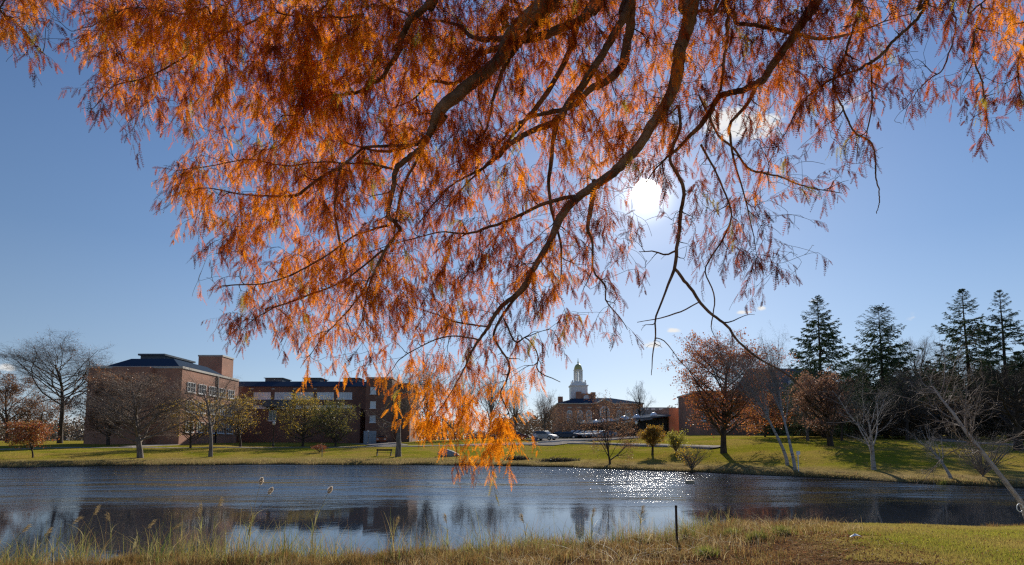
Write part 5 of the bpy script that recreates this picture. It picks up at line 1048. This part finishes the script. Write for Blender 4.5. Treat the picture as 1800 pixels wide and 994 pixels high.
# distance of the nearest limb in the picture, spread in depth
tw_ = np.array([lw_[np.argmin((lu - a) ** 2 + (lv - b) ** 2)] for a, b in zip(tu, tv)]) + rg.uniform(-.34, .95, len(tu))
TP = np.array([at(a, b, w) for a, b, w in zip(tu, tv, tw_)])
d0 = np.array([np.min(((npos - p) ** 2).sum(1)) for p in TP]); order = np.argsort(d0)
cap = 200000; NP = np.zeros((cap, 3)); ND = np.zeros((cap, 3)); NR = np.zeros(cap); nn_ = len(npos); NP[:nn_] = npos; ND[:nn_] = ndir; NR[:nn_] = nrad
fine = []; finegeo = []
for q in order:
    p = TP[q]; dv = p - NP[:nn_]; ds_ = np.sqrt((dv ** 2).sum(1)) + 1e-6; cosv = (dv * ND[:nn_]).sum(1) / ds_
    i = int(np.argmin(ds_ * (1.0 + .55 * (1 - cosv)) + .02 * (NR[:nn_] < .002))); L = ds_[i]
    if L < .05 or L > 1.5 or math.hypot(tu[q] - 1135, tv[q] - 341) < 30 or (978 < tu[q] < 1080 and tv[q] > 610): continue
    n = max(4, int(L / .04)); t = np.linspace(0, 1, n + 1)[:, None]; a = NP[i]; tang = unit(ND[i] + dv[i] / L * .9); end = unit(dv[i] / L + [0, 0, -.55])
    h0 = tang * L * .9; h1 = end * L * .9
    C = (2 * t ** 3 - 3 * t ** 2 + 1) * a + (t ** 3 - 2 * t ** 2 + t) * h0 + (-2 * t ** 3 + 3 * t ** 2) * p + (t ** 3 - t ** 2) * h1
    wob_ = np.cumsum(rg.standard_normal((n + 1, 3)), axis=0) * .0035; C = C + wob_ * t
    ra = min(max(.0038 + .010 * L, .0042), NR[i] * .75 + .0006); rr = ra + (.0013 - ra) * np.linspace(0, 1, n + 1)
    d = unit(np.gradient(C, axis=0)); m = n; NP[nn_:nn_ + m] = C[1:]; ND[nn_:nn_ + m] = d[1:]; NR[nn_:nn_ + m] = rr[1:]; nn_ += m
    finegeo.append(chain(C, rr, 5)); fine.append((C, d, rr))
V, Fc = join(finegeo); npmesh('small_branches', V - C0, Fc, cyt, cy, smooth=True)
# drooping twigs from every fine branch and from the thin ends of limbs
FP = np.concatenate([c[1:] for c, d, r in fine] + [npos[nrad < .009]]); FD = np.concatenate([d[1:] for c, d, r in fine] + [ndir[nrad < .009]])
fu, fv, fw = proj(FP); dn = np.where(fv < 0, 7, dens(fu, fv)); dn = dn * (1 - .25 * sst(fu, 980, 1150) * (fv < 640)); dn = np.where((fu < -60) | (fu > 1860) | (fv < -160), 0, dn)
# the long bare branch right of the sun carries hardly any foliage
bare = ((fu > 1125) & (fu < 1245) & (fv > 430) & (fv < 700)) | ((fu > 1290) & (fv > 560)) | ((fu > 1495) & (fu < 1560) & (fv > 255))
pr = np.clip(dn / 9, 0, 1) ** 1.1 * .60; pr[bare & (rg.uniform(0, 1, len(bare)) < .9)] = 0; pr *= np.where((fv > 640) & (fu < 1000), 1.35 + .6 * np.sin(fu * .11 + np.sin(fv * .04)), 1.0); pr[np.hypot(fu - 1135, fv - 341) < 40] = 0; pr[(fu > 978) & (fu < 1075) & (fv > 575)] = 0; pr *= np.where((fu < 480) & (fv < 240), .88, 1)
k = rg.uniform(0, 1, len(FP)) < pr; TPp, TD = FP[k], FD[k]; n = len(TPp)
side = unit(np.cross(TD, rg.standard_normal((n, 3)))); D = unit(TD * .55 + side * .8 + np.array([0, 0, -.45])); L = rg.uniform(.07, .26, n)
tw, te = grow(rg, TPp, D, L, 5, .10, -.14)
tcol = rg.uniform(0, 1, n)
# colour regions: glowing orange upper left and low tassels, duller pinkish brown to the right and at the tips
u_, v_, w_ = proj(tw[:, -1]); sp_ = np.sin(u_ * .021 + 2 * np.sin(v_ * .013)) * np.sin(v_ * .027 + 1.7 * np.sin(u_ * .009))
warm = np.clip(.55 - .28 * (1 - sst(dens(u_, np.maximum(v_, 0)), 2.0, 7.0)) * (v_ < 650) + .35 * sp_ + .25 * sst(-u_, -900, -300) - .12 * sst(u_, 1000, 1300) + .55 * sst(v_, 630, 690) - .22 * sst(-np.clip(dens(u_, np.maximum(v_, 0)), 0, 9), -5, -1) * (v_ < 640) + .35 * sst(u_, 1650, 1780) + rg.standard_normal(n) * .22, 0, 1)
V, Fc = segs(*seglist(tw, np.full(n, .0013), .5), 3); npmesh('twigs', V - C0, Fc, cyt, cy)
# feathery branchlets
B = 9; idx = np.repeat(np.arange(n), B); t = (np.tile(np.arange(B), n) + rg.uniform(0, 1, n * B)) / B; f = t * 5; kk = np.minimum(f.astype(int), 4); fr = (f - kk)[:, None]
P = tw[idx, kk] * (1 - fr) + tw[idx, kk + 1] * fr; dr = te[idx, kk + 1]; keep = rg.uniform(0, 1, len(P)) < .86; P, dr, idx, t = P[keep], dr[keep], idx[keep], t[keep]; M = len(P)
sd = unit(np.cross(dr, rg.standard_normal((M, 3)))); bd = unit(dr * .5 + sd * .65 + np.array([0, 0, -.85]) + rg.standard_normal((M, 3)) * .15); bl = rg.uniform(.05, .145, M) * (1.1 - .35 * t)
sag = np.array([0, 0, -1.0]) * (bl * .18)[:, None]; wn = unit(np.cross(bd, rg.standard_normal((M, 3)))); up = np.cross(wn, bd)
NLF = 9; Vl = []; 
for j in range(NLF):
    s = .12 + .85 * (j + .5) / NLF; c = P + bd * (bl * s)[:, None] + sag * s * s; ll = (.0060 + .0085 * math.sin(math.pi * min(1, s * .9 + .12))) * (bl / .09)[:, None] ** .6
    for sg in (-1, 1):
        q = unit(wn * sg + bd * .45 + up * rg.uniform(-.45, .25, (M, 1))); hw = bd * (.0017 + .0009 * rg.uniform(0, 1, (M, 1)))
        Vl.append(np.stack([c - hw, c + hw, c + q * ll + hw * .5, c + q * ll - hw * .5], 1))
e = P + bd * bl[:, None] + sag; hw = wn * .0011; Vl.append(np.stack([P - hw, P + hw, e + hw, e - hw], 1))
Vl = np.stack(Vl, 1)        # M, NL, 4, 3
NL = Vl.shape[1]
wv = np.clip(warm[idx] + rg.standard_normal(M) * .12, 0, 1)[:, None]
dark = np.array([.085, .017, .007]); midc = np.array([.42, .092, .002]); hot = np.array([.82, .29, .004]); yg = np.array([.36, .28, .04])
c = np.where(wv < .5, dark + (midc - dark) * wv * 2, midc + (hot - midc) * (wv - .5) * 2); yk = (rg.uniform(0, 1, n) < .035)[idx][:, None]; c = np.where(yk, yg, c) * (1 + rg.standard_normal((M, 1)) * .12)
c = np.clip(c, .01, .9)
print('cypress', n, 'twigs', M, 'branchlets', M * NL, 'faces')
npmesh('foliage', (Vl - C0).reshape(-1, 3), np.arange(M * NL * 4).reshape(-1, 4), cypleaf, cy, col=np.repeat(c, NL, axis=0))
